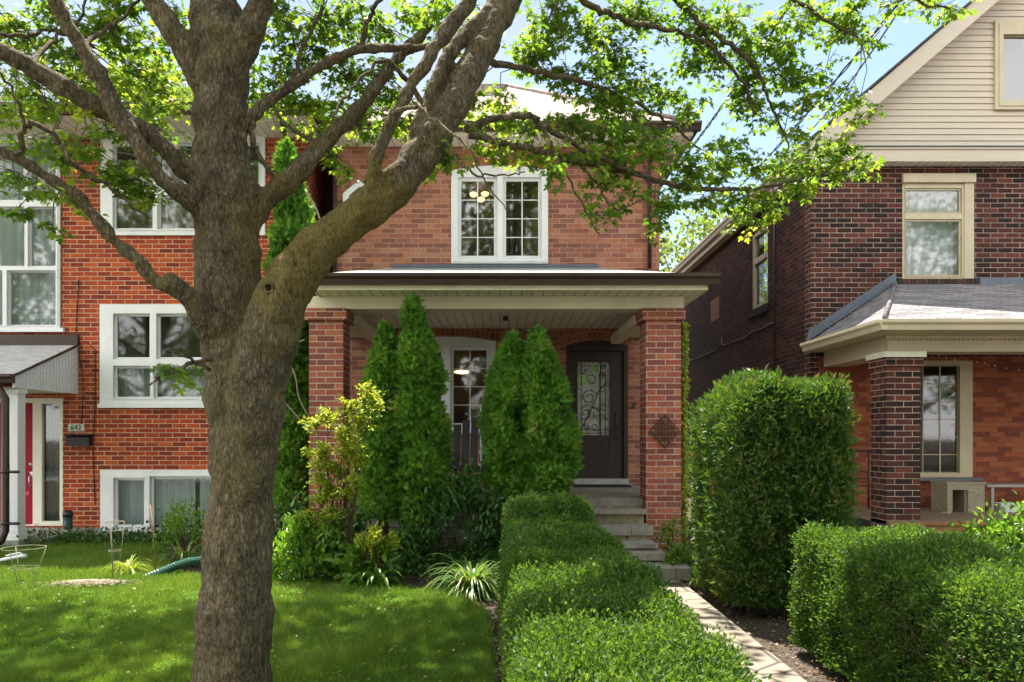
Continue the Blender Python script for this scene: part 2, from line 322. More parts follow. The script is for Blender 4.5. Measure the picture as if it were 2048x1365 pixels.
M['wicker'] = brickmat('bleached wicker', [(.56,.52,.40),(.62,.58,.45),(.48,.44,.33)], (.2,.17,.12), bw=.035, rh=.014, ms=.003, stain=.2, stainc=(.3,.27,.2), bump=1)
M['plastic'] = mat('cloudy plastic', (.55,.57,.6), .3, .2, 14, .2)
M['blue'] = mat('faded blue paint', (.09,.22,.36), .6, .45, 6, .2)
M['green_pipe'] = mat('green ribbed plastic', (.012,.07,.05), .5, .3, 12, .3)
M['wire'] = mat('wire', (.02,.02,.022), .5, .2, 5)
M['rustwire'] = mat('weathered wire', (.22,.19,.15), .6, .3, 20)
M['paleblue'] = mat('pale blue paint', (.42,.55,.66), .5, .15, 6, .1)
M['mat'] = mat('rubber mat', (.012,.014,.017), .8, .3, 20, .3)
M['charcoal'] = mat('charcoal resin', (.045,.048,.055), .55, .25, 6, .2)
M['lampglow'] = emit('lamp glow', (1, .5, .2), 1.1)
M['lampglow2'] = emit('lamp bulb', (1, .55, .22), 1.8)
# ================================================================== ground
GSZ = 400
def soilmat():
    m, n, N, K = newmat('garden soil'); o = N('ShaderNodeOutputMaterial'); p = N('ShaderNodeBsdfPrincipled'); K(p.outputs[0], o.inputs[0]); p.inputs['Roughness'].default_value = .97
    t = N('ShaderNodeTexCoord'); z = N('ShaderNodeTexNoise'); z.inputs['Scale'].default_value = 9; z.inputs['Detail'].default_value = 12; z.inputs['Roughness'].default_value = .8; K(t.outputs['Object'], z.inputs['Vector'])
    v = N('ShaderNodeTexVoronoi'); v.inputs['Scale'].default_value = 45; K(t.outputs['Object'], v.inputs['Vector'])
    r = ramp(n, [(.3, (.03,.022,.015)), (.55, (.075,.055,.038)), (.72, (.17,.13,.095))]); K(z.outputs['Fac'], r.inputs[0]); K(r.outputs[0], p.inputs['Base Color'])
    b = N('ShaderNodeBump'); b.inputs['Strength'].default_value = .9; b.inputs['Distance'].default_value = .03; K(v.outputs['Distance'], b.inputs['Height']); K(b.outputs[0], p.inputs['Normal'])
    return m
M['soil'] = soilmat()
g = MB().quad([(-GSZ,-GSZ,-.02),(GSZ,-GSZ,-.02),(GSZ,GSZ,-.02),(-GSZ,GSZ,-.02)]); 
gmb = MB(); gmb.quad([(-GSZ,-GSZ,-.02),(GSZ,-GSZ,-.02),(GSZ,GSZ,-.02),(-GSZ,GSZ,-.02)])
struct(gmb.build('ground', M['soil']))
LB = [(-9,11.6),(-4.9,11.3),(-4.35,10.4),(-3.9,9.3),(-3.3,8.75),(-2.4,8.45),(-1.56,8.3),(-.76,8.0),(-.33,7.55),(-.1,6.9),(-.06,5.7),(-.05,3.0),(-9,3.0)]
lm = MB(); lm.quad([(x,y,0) for x,y in LB][::-1])
M['lawn'] = mat('lawn turf', (.05,.085,.014), .95, .45, 3.5, .8, 120, dirt=.45, dirtc=(.11,.10,.05))
struct(lm.build('lawn', M['lawn']))
def pavemat():
    m, n, N, K = newmat('stamped paving'); o = N('ShaderNodeOutputMaterial'); p = N('ShaderNodeBsdfPrincipled'); K(p.outputs[0], o.inputs[0]); p.inputs['Roughness'].default_value = .85
    t = N('ShaderNodeTexCoord'); v = N('ShaderNodeTexVoronoi'); v.feature = 'DISTANCE_TO_EDGE'; v.inputs['Scale'].default_value = 2.6; K(t.outputs['Object'], v.inputs['Vector'])
    r = ramp(n, [(0, (.05,.042,.034)), (.03, (.10,.082,.065)), (.05, (.225,.19,.15))]); K(v.outputs['Distance'], r.inputs[0])
    z = N('ShaderNodeTexNoise'); z.inputs['Scale'].default_value = 7; z.inputs['Detail'].default_value = 10; z.inputs['Roughness'].default_value = .7; K(t.outputs['Object'], z.inputs['Vector'])
    fr = ramp(n, [(.3, (.68,.66,.64)), (.7, (1.15,)*3)]); K(z.outputs['Fac'], fr.inputs[0])
    mu = N('ShaderNodeMix'); mu.data_type = 'RGBA'; mu.blend_type = 'MULTIPLY'; mu.inputs['Factor'].default_value = 1; K(r.outputs[0], mu.inputs['A']); K(fr.outputs[0], mu.inputs['B']); K(mu.outputs['Result'], p.inputs['Base Color'])
    b = N('ShaderNodeBump'); b.inputs['Strength'].default_value = .6; b.inputs['Distance'].default_value = .02; K(r.outputs[0], b.inputs['Height']); K(b.outputs[0], p.inputs['Normal'])
    return m
M['pave'] = pavemat()
pm = MB(); pm.box(.88, 1.87, .5, 8.52, -.02, .03); struct(pm.build('path', M['pave'], bevel=.012))
sm_ = MB(); sm_.box(-40, 40, -4.5, -2.5, -.02, .02); struct(sm_.build('pavement', M['concrete']))
M['asphalt'] = mat('asphalt', (.05,.05,.052), .9, .2, 20, .3)
sm_ = MB(); sm_.box(-60, 60, -12, -4.65, -.019, -.012); struct(sm_.build('road', M['asphalt']))

# ================================================================== building helpers
def gutter(mb, a, b, out, h=.12, w=.11):
    """K-profile gutter from a to b (top back edge), out = outward unit vector"""
    a = Vector(a); b = Vector(b); o = Vector(out)
    prof = [(0, 0), (0, -h), (w*.62, -h), (w*.74, -h*.55), (w, -h*.3), (w, 0), (w*.9, 0), (w*.9, -.03), (.01, -.03), (.01, 0)]
    pa = [a + o * x + Vector((0,0,z)) for x, z in prof]
    mb.prism(pa, b - a)
def window(parent, Yf, outer, glasses, frame, casing=.07, sash=.05, proud=.025, muntins=None, sill=None, arch=0., glass='glass', curtain=None, room=.9, cmat='curtain', mull=None, sidebar=.012):
    """outer=(x0,x1,z0,z1) m; glasses list of the same; parts: window > sash, pane, muntin_bars, sill, curtain, interior"""
    x0, x1, z0, z1 = outer
    sas = [(g[0]-sash, g[1]+sash, g[2]-sash, g[3]+sash) for g in glasses]
    w = MB(); w.plate(x0, x1, z0, z1, sas, Yf - proud, Yf + .06)
    w.plate(x0+casing*.55, x1-casing*.55, z0+casing*.5, z1-casing*.5, sas, Yf - proud - .012, Yf - proud + .004)
    if arch:
        n = 16; poly = [Vector((x0, Yf - proud, z1+.001))] + [Vector((x1, Yf - proud, z1+.001))]
        top = [Vector((x0 + (x1-x0)*i/n, Yf - proud, z1 + .001 + arch * (1 - (2*i/n-1)**2))) for i in range(n+1)]
        poly += top[::-1][1:-1]
        w.prism(poly, (0, .08, 0))
    root = w.build('window', frame, parent, bevel=.004)
    s = MB()
    for a, g in zip(sas, glasses):
        s.plate(a[0]+.002, a[1]-.002, a[2]+.002, a[3]-.002, [g], Yf + .012, Yf + .05)
        s.plate(g[0]-sash*.35, g[1]+sash*.35, g[2]-sash*.35, g[3]+sash*.35, [g], Yf + .004, Yf + .014)
    s.build('sash', frame, root, bevel=.003)
    p = MB()
    for g in glasses: p.quad([(g[0]-.01,Yf+.032,g[2]-.01),(g[1]+.01,Yf+.032,g[2]-.01),(g[1]+.01,Yf+.032,g[3]+.01),(g[0]-.01,Yf+.032,g[3]+.01)])
    p.build('pane', M[glass], root)
    if muntins:
        q = MB(); b = sidebar
        for g, (nx, nz_) in zip(glasses, muntins):
            for i in range(1, nx): x = g[0] + (g[1]-g[0])*i/nx; q.box(x-b/1.4, x+b/1.4, Yf+.018, Yf+.029, g[2], g[3])
            for j in range(1, nz_): z = g[2] + (g[3]-g[2])*j/nz_; q.box(g[0], g[1], Yf+.02, Yf+.0285, z-b/2, z+b/2)
        q.build('muntin_bars', frame, root)
    if sill:
        q = MB(); q.box(x0-sill, x1+sill, Yf-.07, Yf+.02, z0-.065, z0-.002); q.build('sill', frame, root, bevel=.006)
    if curtain:
        c = MB()
        for (a, b, zc0, zc1) in curtain:
            n = max(8, int((b-a)/.02)); yy = Yf + .16
            for i in range(n):
                f = lambda t: yy + .022*math.sin(t*n*.9 + 1.3*math.sin(t*9)) 
                xa, xb = a+(b-a)*i/n, a+(b-a)*(i+1)/n
                c.quad([(xa,f(i/n),zc0),(xb,f((i+1)/n),zc0),(xb,f((i+1)/n),zc1),(xa,f(i/n),zc1)], True)
        c.build('curtain', M[cmat], root)
    r = MB(); e = .06; D = Yf + room
    r.quad([(x0+e,D,z0),(x1-e,D,z0),(x1-e,D,z1),(x0+e,D,z1)])
    r.quad([(x0+e,Yf+.06,z0+e),(x1-e,Yf+.06,z0+e),(x1-e,D,z0+e),(x0+e,D,z0+e)]); r.quad([(x0+e,D,z1-e),(x1-e,D,z1-e),(x1-e,Yf+.06,z1-e),(x0+e,Yf+.06,z1-e)])
    r.quad([(x0+e,D,z0),(x0+e,D,z1),(x0+e,Yf+.06,z1),(x0+e,Yf+.06,z0)]); r.quad([(x1-e,Yf+.06,z0),(x1-e,Yf+.06,z1),(x1-e,D,z1),(x1-e,D,z0)])
    r.build('interior', M['room'], root)
    return root
def arch_bricks(parent, x0, x1, zs, rise, Yf, rings=2, bh=.11, name='brick_arch'):
    w = x1 - x0; R = (w*w/4 + rise*rise) / (2*rise); cx = (x0+x1)/2; cz = zs + rise - R
    a0 = math.asin(w/2/R); mb = MB(); mo = MB()
    for k in range(rings):
        r0 = R + k*(bh+.01) + .004; r1 = r0 + bh; n = int(2*a0*r0/.078)
        for i in range(n):
            a = -a0 + 2*a0*(i+.06)/n; b = -a0 + 2*a0*(i+.94)/n; j = random.uniform(-.001, .002)
            pt = lambda r, t: Vector((cx + r*math.sin(t), Yf - .007 + j, cz + r*math.cos(t)))
            mb.prism([pt(r0,a), pt(r0,b), pt(r1,b), pt(r1,a)], (0, .02, 0), r=random.random())
    r0 = R; r1 = R + rings*(bh+.01); n = 20
    for i in range(n):
        a = -a0 + 2*a0*i/n; b = -a0 + 2*a0*(i+1)/n
        pt = lambda r, t: Vector((cx + r*math.sin(t), Yf - .0035, cz + r*math.cos(t)))
        mo.quad([pt(r0,a), pt(r0,b), pt(r1,b), pt(r1,a)])
    o = mb.build(name, M['arch'], parent); mo.build('mortar_bed', M['mortar'], o)
def rect(px0, px1, py0, py1, Y): return (PX(px0,Y), PX(px1,Y), PZ(py1,Y), PZ(py0,Y))

# ================================================================== centre house
YC = 12.8
HC = thing('brick_house', 'two storey salmon brick house in the middle with white-beamed porch and dark arched door', 'house', (0, 15, 0))
XL, XR, ZE = -2.66, 2.54, 6.17
wu = rect(902.5, 1096, 343, 528, YC); wl = rect(789, 991.5, 683, 866, YC)
dr = rect(1133, 1256, 691, 971, YC)
w = MB(); w.plate(XL, XR, 0, ZE, [wu, wl, (dr[0], dr[1], dr[2]-.005, dr[3])], YC, YC + .24)
w.box(XL, XL+.24, YC+.241, 20.6, 0, ZE); w.box(XR-.24, XR, YC+.241, 20.6, 0, ZE); w.box(XL, XR, 20.601, 20.84, 0, ZE)
w.build('wall', M['brick_c'], HC)
g0 = rect(922.5, 988, 362.5, 512, YC); g1 = rect(1012, 1076.5, 362.5, 512, YC)
window(HC, YC, wu, [g0, g1], M['white'], casing=.05, sash=.05, proud=.03, muntins=[(2,4),(2,4)], arch=.085, glass='glass_hi')
g0 = rect(808, 882, 700.5, 847, YC); g1 = rect(907, 973, 700.5, 847, YC)
window(HC, YC, wl, [g0, g1], M['white'], casing=.05, sash=.055, proud=.03, muntins=[(2,4),(2,4)], arch=.07, glass='glass')
arch_bricks(HC, wu[0]-.08, wu[1]+.08, wu[3]+.02, .085, YC)
arch_bricks(HC, wl[0]-.05, wl[1]+.05, wl[3]+.01, .08, YC)
arch_bricks(HC, dr[0]-.05, dr[1]+.05, dr[3]+.01, .09, YC)
# white octagonal side window behind the big limb
ow = MB(); c0 = P(733, 405, YC)
def octo(r, y): return [Vector((c0.x + r*math.cos(math.pi/8+math.pi/4*i), y, c0.z + r*.85*math.sin(math.pi/8+math.pi/4*i))) for i in range(8)]
A, B = octo(.40, YC-.04), octo(.30, YC-.04)
for i in range(8):
    j = (i+1) % 8; ow.prism([A[i], A[j], B[j], B[i]][::-1], (0, .045, 0))
o = ow.build('window', M['white'], HC, bevel=.004); pm = MB(); pm.quad(octo(.32, YC-.006)); pm.build('pane', M['glass_hi'], o)
# roof
def hip_roof(parent, x0, x1, y0, y1, ze, slope, mat_, th=.05, name='roof'):
    hw = (x1-x0)/2; zr = ze + hw*slope; cx = (x0+x1)/2
    r = MB(); a, b, c, d = (x0,y0,ze),(x1,y0,ze),(x1,y1,ze),(x0,y1,ze); e, f = (cx,y0+hw,zr),(cx,y1-hw,zr)
    r.quad([a,b,e]); r.quad([b,c,f,e]); r.quad([c,d,f]); r.quad([d,a,e,f])
    r.box(x0+.01, x1-.01, y0+.01, y1-.01, ze-th, ze-.004)
    return r.build(name, mat_, parent)
ex0, ex1, ey0, ey1 = -2.74, 2.94, 12.32, 21.2
hr = hip_roof(HC, ex0, ex1, ey0, ey1, 6.36, .64, M['shingle_c'])
cv = MB(); cv.tube([(.1, 15.15, 8.17), (.1, 18.4, 8.2)], .05, 6); cv.tube([(ex0,ey0,6.39),(.1,15.16,8.2)], .035, 6); cv.tube([(ex1,ey0,6.39),(.1,15.16,8.2)], .035, 6)
cv.build('ridge_cap', M['shingle_c'], hr)
vt = MB(); vt.box(-.55, .1, 14.35, 14.7, 7.55, 7.86); vt.build('roof_vent', M['shingle_c'], hr, bevel=.03)
s = MB(); s.quad([(ex0,ey1,6.17),(ex1,ey1,6.17),(ex1,ey0,6.17),(ex0,ey0,6.17)]); s.build('soffit', M['soffit'], HC)
s = MB(); s.box(ex0,ex1,ey0-.02,ey0,6.165,6.3); s.box(ex1,ex1+.02,ey0-.02,ey1,6.165,6.3); s.box(ex0-.02,ex0,ey0-.02,ey1,6.165,6.3); s.build('fascia', M['cream'], HC)
s = MB(); gutter(s, (ex0-.02, ey0-.021, 6.345), (ex1+.13, ey0-.021, 6.345), (0,-1,0), .13, .12); gutter(s, (ex1+.021, ey0-.02, 6.345), (ex1+.021, ey1, 6.345), (1,0,0), .13, .12)
gutter(s, (ex0-.021, ey0-.02, 6.345), (ex0-.021, ey1, 6.345), (-1,0,0), .13, .1)
s.build('gutter', M['brown'], HC)
s = MB(); xd = PX(1299, YC-.06)
s.tube([(xd, ey0-.07, 6.22), (xd, ey0-.05, 6.1), (xd, YC-.12, 5.9), (xd, YC-.07, 5.75), (xd, YC-.07, 4.2)], .04, 4); s.build('downspout', M['brown'], HC)
s = MB(); s.tube([(XL+.02, YC-.05, 6.1), (XL+.02, YC-.05, 3.6)], .04, 4); s.build('downspout', M['brown'], HC)
# porch
YP = 9.85
pr0, pr1, prf = -2.22, 2.42, 9.42
r = MB(); zt, zf = 4.22, 3.44
hipx = .85
r.quad([(pr0,prf,zf),(pr1,prf,zf),(pr1-hipx,YC-.002,zt),(pr0+hipx*.4,YC-.002,zt)])
r.quad([(pr1,prf,zf),(pr1,YC-.002,zf),(pr1-hipx,YC-.002,zt)]); r.quad([(pr0,YC-.002,zf),(pr0,prf,zf),(pr0+hipx*.4,YC-.002,zt)])
pr = r.build('porch_roof', M['shingle_p'], HC)
r = MB(); r.box(pr0+.5, pr1-hipx, YC-.03, YC-.004, zt-.02, zt+.06); r.build('flashing', M['flash'], pr)
r = MB(); r.box(pr0,pr1,prf-.02,prf,3.25,3.42); r.box(pr1,pr1+.02,prf-.02,YC-.002,3.25,3.42); r.box(pr0-.02,pr0,prf-.02,YC-.002,3.25,3.42); r.build('fascia', M['cream'], pr)
r = MB(); gutter(r, (pr0-.12,prf-.021,3.43), (pr1+.14,prf-.021,3.43), (0,-1,0), .125, .12); gutter(r, (pr1+.021,prf-.02,3.43), (pr1+.021,YC-.01,3.43), (1,0,0), .125, .11); gutter(r, (pr0-.021,prf-.02,3.43), (pr0-.021,YC-.01,3.43), (-1,0,0), .125, .11); r.build('gutter', M['brown'], pr)
r = MB(); r.plate(0,1,0,1,[],0,0) if False else None
r.quad([(pr0,YC-.003,3.262),(pr1,YC-.003,3.262),(pr1,prf,3.262),(pr0,prf,3.262)]); r.build('soffit', M['soffit'], pr)
bz0, bz1 = 3.105, 3.26
bxl, bxr = PX(600, 9.87), PX(1368, 9.87)
r = MB(); r.box(bxl, bxr, 9.87, 10.2, bz0, bz1); r.box(bxr-.33, bxr, 10.201, YC-.003, bz0+.01, bz1); r.box(bxl, bxl+.33, 10.201, YC-.003, bz0+.01, bz1); r.build('porch_beam', M['cream'], HC, bevel=.006)
for sx in (PX(1268, YC-.3), PX(716, YC-.3)):
    pass
for xa in (PX(1266,10.4), PX(694,10.4)):
    r = MB(); r.box(xa, xa+.16, 10.32, YC-.3, 2.98, bz0-.004); r.build('side_beam', M['cream'], HC, bevel=.006)
r = MB(); r.box(PX(1006,11.5), PX(1016,11.5), 11.5, 11.58, 3.2, 3.26); r.build('porch_ceiling_hook', M['black'], HC)
for xa, xb in ((PX(618,YP), PX(686.5,YP)), (PX(1292,YP), PX(1362,YP))):
    r = MB(); r.box(xa, xb, YP, YP+.43, 0, 2.96); r.box(xa-.045, xb+.045, YP-.045, YP+.475, 2.961, 3.03); r.box(xa-.05, xb+.05, YP-.05, YP+.48, 3.031, bz0-.002)
    r.build('porch_pillar', M['brick_new'], HC)
zfl = .755
r = MB(); r.box(-1.94, 2.2, YP+.44, YC-.003, zfl-.12, zfl-.001); r.box(PX(1128,10), 1.78, 10.0, YP+.439, zfl-.09, zfl); r.box(-1.94, PX(1128,10)-.01, 9.95, YP+.439, zfl-.09, zfl-.001); r.build('porch_floor', M['stone'], HC, bevel=.012)
r = MB(); r.box(-1.94, PX(1120,10), 10.02, 10.3, 0, zfl-.1); r.box(PX(1120,10)+.01, 1.78, 10.05, 10.3, 0, zfl-.1); r.build('porch_foundation', brickmat('coursed grey stone', [(.24,.235,.22),(.30,.29,.26),(.19,.185,.17),(.27,.25,.22)], (.13,.12,.105), bw=.42, rh=.13, ms=.008, stain=.5, stainc=(.09,.09,.07), bump=1), HC)
# stone steps
st = MB(); sr = MB()
steps = [(9.75,.64,1.79),(9.45,.46,1.81),(9.13,.30,1.80),(8.9,.225,1.84)]
prevY = 10.02
for i, (yn, zt_, xr) in enumerate(steps):
    th = (.055, .10, .045, .075)[i]
    x = .72
    while x < xr - .02:
        wd = min(random.uniform(.35,.62), xr - x)
        if xr - x - wd < .2: wd = xr - x
        j = random.uniform(-.012,.012); st.box(x+.003, x+wd-.003, yn+j, yn+.42, zt_-th, zt_+random.uniform(-.004,.003)); x += wd
    x = .75
    while x < xr - .04:
        wd = min(random.uniform(.25,.5), xr-.03-x)
        if xr-.03-x-wd < .12: wd = xr-.03-x
        sr.box(x+.003, x+wd-.004, yn+.04+random.uniform(-.01,.012), yn+.46, (0 if i > 1 else steps[i+1][1]-.02), zt_-th-.002); x += wd
sr.box(.75, 1.76, 10.0, 10.04, .6, zfl-.09)
tr = st.build('stone_steps', M['stone'], HC, bevel=.018); sr.build('risers', M['stone_y'], tr, bevel=.012)
r = MB(); x = .8
while x < 2.02:
    wd = min(random.uniform(.3,.45), 2.05-x); r.box(x+.004, x+wd-.004, 8.5, 9.0, .0, .125); x += wd
r.build('bottom_landing', M['stone'], tr, bevel=.015)
# door
dx0, dx1, dz0, dz1 = dr
d = MB(); sillz = PZ(957.5, YC)
gx0, gx1, gz0, gz1 = PX(1156,YC), PX(1221.5,YC), PZ(871,YC), PZ(724,YC)
jx0, jx1 = PX(1141,YC), PX(1248,YC)
d.plate(jx0, jx1, sillz, PZ(702,YC), [(gx0, gx1, gz0, gz1)], YC+.06, YC+.11)
d.plate(gx0-.03, gx1+.03, gz0-.03, gz1+.03, [(gx0, gx1, gz0, gz1)], YC+.045, YC+.061)
pz0, pz1 = PZ(925,YC), PZ(887,YC)
d.plate(gx0-.02, gx1+.02, pz0-.01, pz1+.01, [(gx0+.012, gx1-.012, pz0+.02, pz1-.02)], YC+.05, YC+.0605)
d.box(gx0+.035, gx1-.035, YC+.052, YC+.0603, pz0+.045, pz1-.045)
door = d.build('front_door', M['door'], HC, bevel=.006)
d = MB(); d.plate(dx0+.004, dx1-.004, sillz, dz1, [(jx0, jx1, sillz-.01, PZ(702,YC))], YC-.012, YC+.15)
n = 14; top = [Vector((dx0+.004 + (dx1-dx0-.008)*i/n, YC-.012, dz1+.001 + .075*(1-(2*i/n-1)**2))) for i in range(n+1)]
d.prism([Vector((dx0+.004,YC-.012,dz1+.001)), Vector((dx1-.004,YC-.012,dz1+.001))] + top[::-1][1:-1], (0,.05,0))
d.build('door_frame', M['door'], door, bevel=.008)
d = MB(); d.box(dx0, dx1, YC-.1, YC+.2, zfl, sillz-.001); d.build('threshold', M['concrete'], door, bevel=.008)
d = MB(); d.quad([(gx0,YC+.09,gz0),(gx1,YC+.09,gz0),(gx1,YC+.09,gz1),(gx0,YC+.09,gz1)])
M['leaded'] = mat('obscure leaded glass', (.24,.245,.23), .12, .55, 9, .6, 24, spec=.8); d.build('pane', M['leaded'], door)
d = MB()
def arc(c, rx, rz, a0, a1, n=14, y=YC+.075): return [Vector((c[0]+rx*math.cos(a0+(a1-a0)*i/n), y, c[1]+rz*math.sin(a0+(a1-a0)*i/n))) for i in range(n+1)]
def spiral(c, r0, turns, a0, n=26, sgn=1, y=YC+.073): return [Vector((c[0]+r0*(1-.8*i/n)*math.cos(a0+sgn*turns*6.283*i/n), y, c[1]+r0*(1-.8*i/n)*math.sin(a0+sgn*turns*6.283*i/n))) for i in range(n+1)]
gw = gx1-gx0; gh = gz1-gz0
q = lambda u, v: (gx0+u*gw, gz0+v*gh)
for u in (.12, .70, .86): x = gx0+u*gw; d.tube([(x,YC+.078,gz0),(x,YC+.078,gz1)], .0045 if u != .70 else .009, 5)
for v in (.03,.08,.95): z = gz0+v*gh; d.tube([(gx0,YC+.078,z),(gx1,YC+.078,z)], .004, 5)
for (u,v,r,t,a,sg) in ((.36,.52,.13,1.6,0,1),(.3,.12,.05,1.2,2,1),(.55,.3,.12,1.1,3.5,-1),(.78,.93,.045,1.3,0,1),(.78,.83,.045,1.2,3,-1),(.25,.3,.10,1.1,4,1),(.55,.12,.09,1.2,1,-1),(.78,.62,.06,.9,1,1),(.78,.4,.07,.9,-1,-1),(.2,.88,.06,1.1,2,1),(.42,.75,.10,1.0,2.4,-1)):
    d.tube(spiral(q(u,v), r, t, a, sgn=sg), .0055, 5)
d.tube([(*q(.1,.08)[:1],YC+.07,q(.1,.08)[1])]+[Vector((q(u,v)[0],YC+.07,q(u,v)[1])) for u,v in ((.25,.2),(.5,.42),(.65,.6),(.95,.75))], .006, 5)
d.tube([Vector((q(u,v)[0],YC+.07,q(u,v)[1])) for u,v in ((.95,.2),(.75,.28),(.5,.38),(.3,.42),(.12,.36))], .006, 5)
d.build('iron_scrollwork', M['iron'], door)
d = MB()
def blob(pts, y): return [Vector((q(u,v)[0], y, q(u,v)[1])) for u, v in pts]
b1 = [(.0,.86),(.1,.875),(.22,.85),(.33,.8),(.35,.74),(.3,.69),(.18,.655),(.08,.66),(.0,.70)]
b2 = [(.4,.93),(.5,.97),(.6,.985),(.67,.95),(.66,.88),(.6,.83),(.5,.82),(.47,.88),(.38,.9)]
dg = MB(); dg.quad(blob(b1, YC+.086)[::-1]); dg.quad(blob(b2, YC+.086)[::-1]); dg.build('green_glass', mat('green glass', (.16,.32,.08), .15, .3, 12), door)
d.tube(blob(b1+b1[:1], YC+.082), .008, 6); d.tube(blob(b2+b2[:1], YC+.082), .008, 6); d.tube(blob([(.5,.47),(.66,.555)], YC+.08), .008, 6); d.tube(blob([(.04,.7),(.05,.6),(.16,.45),(.3,.4),(.5,.33)], YC+.08), .005, 6)
d.build('pale_leading', mat('pale cames', (.5,.5,.42), .4), door)
d = MB(); hx = PX(1235,YC)
d.box(hx-.025, hx+.025, YC+.03, YC+.059, PZ(853,YC), PZ(826,YC)); d.box(hx-.02,hx+.02,YC+.04,YC+.059,PZ(886,YC),PZ(876,YC)); d.lathe((hx,YC+.03,PZ(832,YC)), [(.008,-.01),(.016,0),(.008,.01)], 10)
d.tube([(hx,YC+.035,PZ(853,YC)),(hx,YC-.01,PZ(858,YC)),(hx,YC-.025,PZ(868,YC)),(hx,YC-.005,PZ(878,YC)),(hx,YC+.035,PZ(882,YC))], .009, 8)
d.build('handle', M['pewter'], door)
# doorbell bracket and house side pieces
b = MB(); c = P(1268,811,YC-.03); b.box(c.x-.018,c.x+.018,YC-.02,YC-.001,c.z-.045,c.z+.045); b.tube([(c.x,YC-.02,c.z+.03),(c.x+.03,YC-.07,c.z+.03),(c.x+.035,YC-.07,c.z-.005)],.007,6); b.tube([(c.x-.05,YC-.01,c.z-.045),(c.x+.05,YC-.01,c.z-.045)],.006,6)
b.build('doorbell_bracket', M['pewter'], HC)

# things on and about the porch
t = MB(); t.box(PX(1145,12.5), PX(1257,12.5), 12.2, 12.65, zfl+.001, zfl+.022); tag(t.build('doormat', M['mat'], bevel=.008), 'black rubber doormat lying in front of the dark front door', 'doormat')
o = MB(); c = P(1329, 863, YP-.02); R_ = .185; yy = YP-.03
Dm = [Vector((c.x,yy,c.z+R_*1.1)), Vector((c.x+R_,yy,c.z)), Vector((c.x,yy,c.z-R_*1.1)), Vector((c.x-R_,yy,c.z))]
o.tube([Dm[0],Dm[1],Dm[2],Dm[3],Dm[0]], .012, 4, smooth=False)
for sx in (-1, 1):
    for k in (.25,.5,.75):
        h = R_*1.05*(1-k)
        o.tube([Vector((c.x+sx*R_*k*(1-.25*math.sin(3.14*i/10)),yy,c.z-h+2*h*i/10)) for i in range(11)], .006, 5)
    for z_ in (-.09,-.03,.03,.09): o.tube([Vector((c.x+sx*(.03+.02*math.cos(i*.7)),yy-.006,c.z+z_+.022*math.sin(i*.7))) for i in range(10)], .006, 5)
    for z_ in (-.04,.04): o.tube([Vector((c.x+sx*(.1+.02*math.cos(i*.7)),yy-.004,c.z+z_+.02*math.sin(i*.7))) for i in range(10)], .005, 5)
o.tube([(c.x,yy,c.z-R_*1.08),(c.x,yy,c.z+R_*1.08)], .005, 5)
tag(o.build('wall_plaque', M['bronze']), 'diamond shaped bronze openwork plaque on the right brick porch pillar', 'wall ornament')
# deck chair seen between the cedars
ch = thing('garden_chair', 'charcoal slatted garden chair on the porch between the cedars', 'chair', (PX(955,11.3), 11.3, zfl))
cx = PX(950, 11.3)
for i in range(5):
    b = MB(); x = cx - .26 + i*.125; tp = zfl + (.98, 1.04, 1.08, 1.05, .99)[i] - .03
    b.prism([(x-.052,11.05,zfl+.3),(x+.052,11.05,zfl+.3),(x+.058,11.5,tp),(x-.05,11.5,tp)], (0,.022,0)); b.build('back_slat', M['charcoal'], ch, bevel=.008)
b = MB(); b.prism([(cx-.3,10.6,zfl+.36),(cx+.3,10.6,zfl+.36),(cx+.28,11.08,zfl+.29),(cx-.28,11.08,zfl+.29)], (0,0,.025)); b.build('seat', M['charcoal'], ch, bevel=.006)
for sx in (-1,1):
    b = MB(); b.box(cx+sx*.36-.06, cx+sx*.36+.06, 10.55, 11.2, zfl+.55, zfl+.575); b.build('armrest', M['charcoal'], ch, bevel=.008)
    b = MB(); b.box(cx+sx*.33-.015, cx+sx*.33+.015, 10.6, 10.7, zfl, zfl+.549); b.build('leg', M['charcoal'], ch, bevel=.004)
    b = MB(); b.box(cx+sx*.33-.015, cx+sx*.33+.015, 11.05, 11.14, zfl, zfl+.549); b.build('leg', M['charcoal'], ch, bevel=.004)
# white iron post stand near chair
b = MB(); 
for px in (962, 975, 992): b.tube([P(px, 815 if px == 962 else 905, 10.5), P(px, 990, 10.5)], .012, 8)
for py in (830, 865, 905, 930): b.tube([P(958,py,10.5), P(966,py,10.5)], .018, 6)
b.tube([P(962,905,10.5),P(977,898,10.5),P(992,905,10.5)], .009, 6); b.tube([P(975,932,10.5),P(992,932,10.5)], .009, 6)
tag(b.build('plant_stand', M['white']), 'white spindly metal stand on the porch behind the right pair of cedars', 'plant stand')
tb = thing('porch_table', 'pale blue painted table glimpsed low behind the cedars on the porch', 'table', (PX(870,11), 10.9, zfl))
b = MB(); b.box(PX(812,10.9), PX(945,10.9), 10.7, 11.15, zfl+.18, zfl+.21); b.build('table_top', M['paleblue'], tb, bevel=.006)
for x in (PX(825,10.9), PX(930,10.9)): b = MB(); b.box(x-.02,x+.02,10.9,10.94,zfl,zfl+.179); b.build('leg', M['paleblue'], tb)
cb = MB(); cc = P(815,925,10.6); cb.lathe((cc.x,cc.y,cc.z-.2), [(.05,0),(.09,.1),(.14,.2),(.17,.27),(.15,.3),(.12,.27)], 18)
tag(cb.build('plant_pot', M['paleblue']), 'pale blue glazed planter half hidden by the cedars on the porch', 'planter')
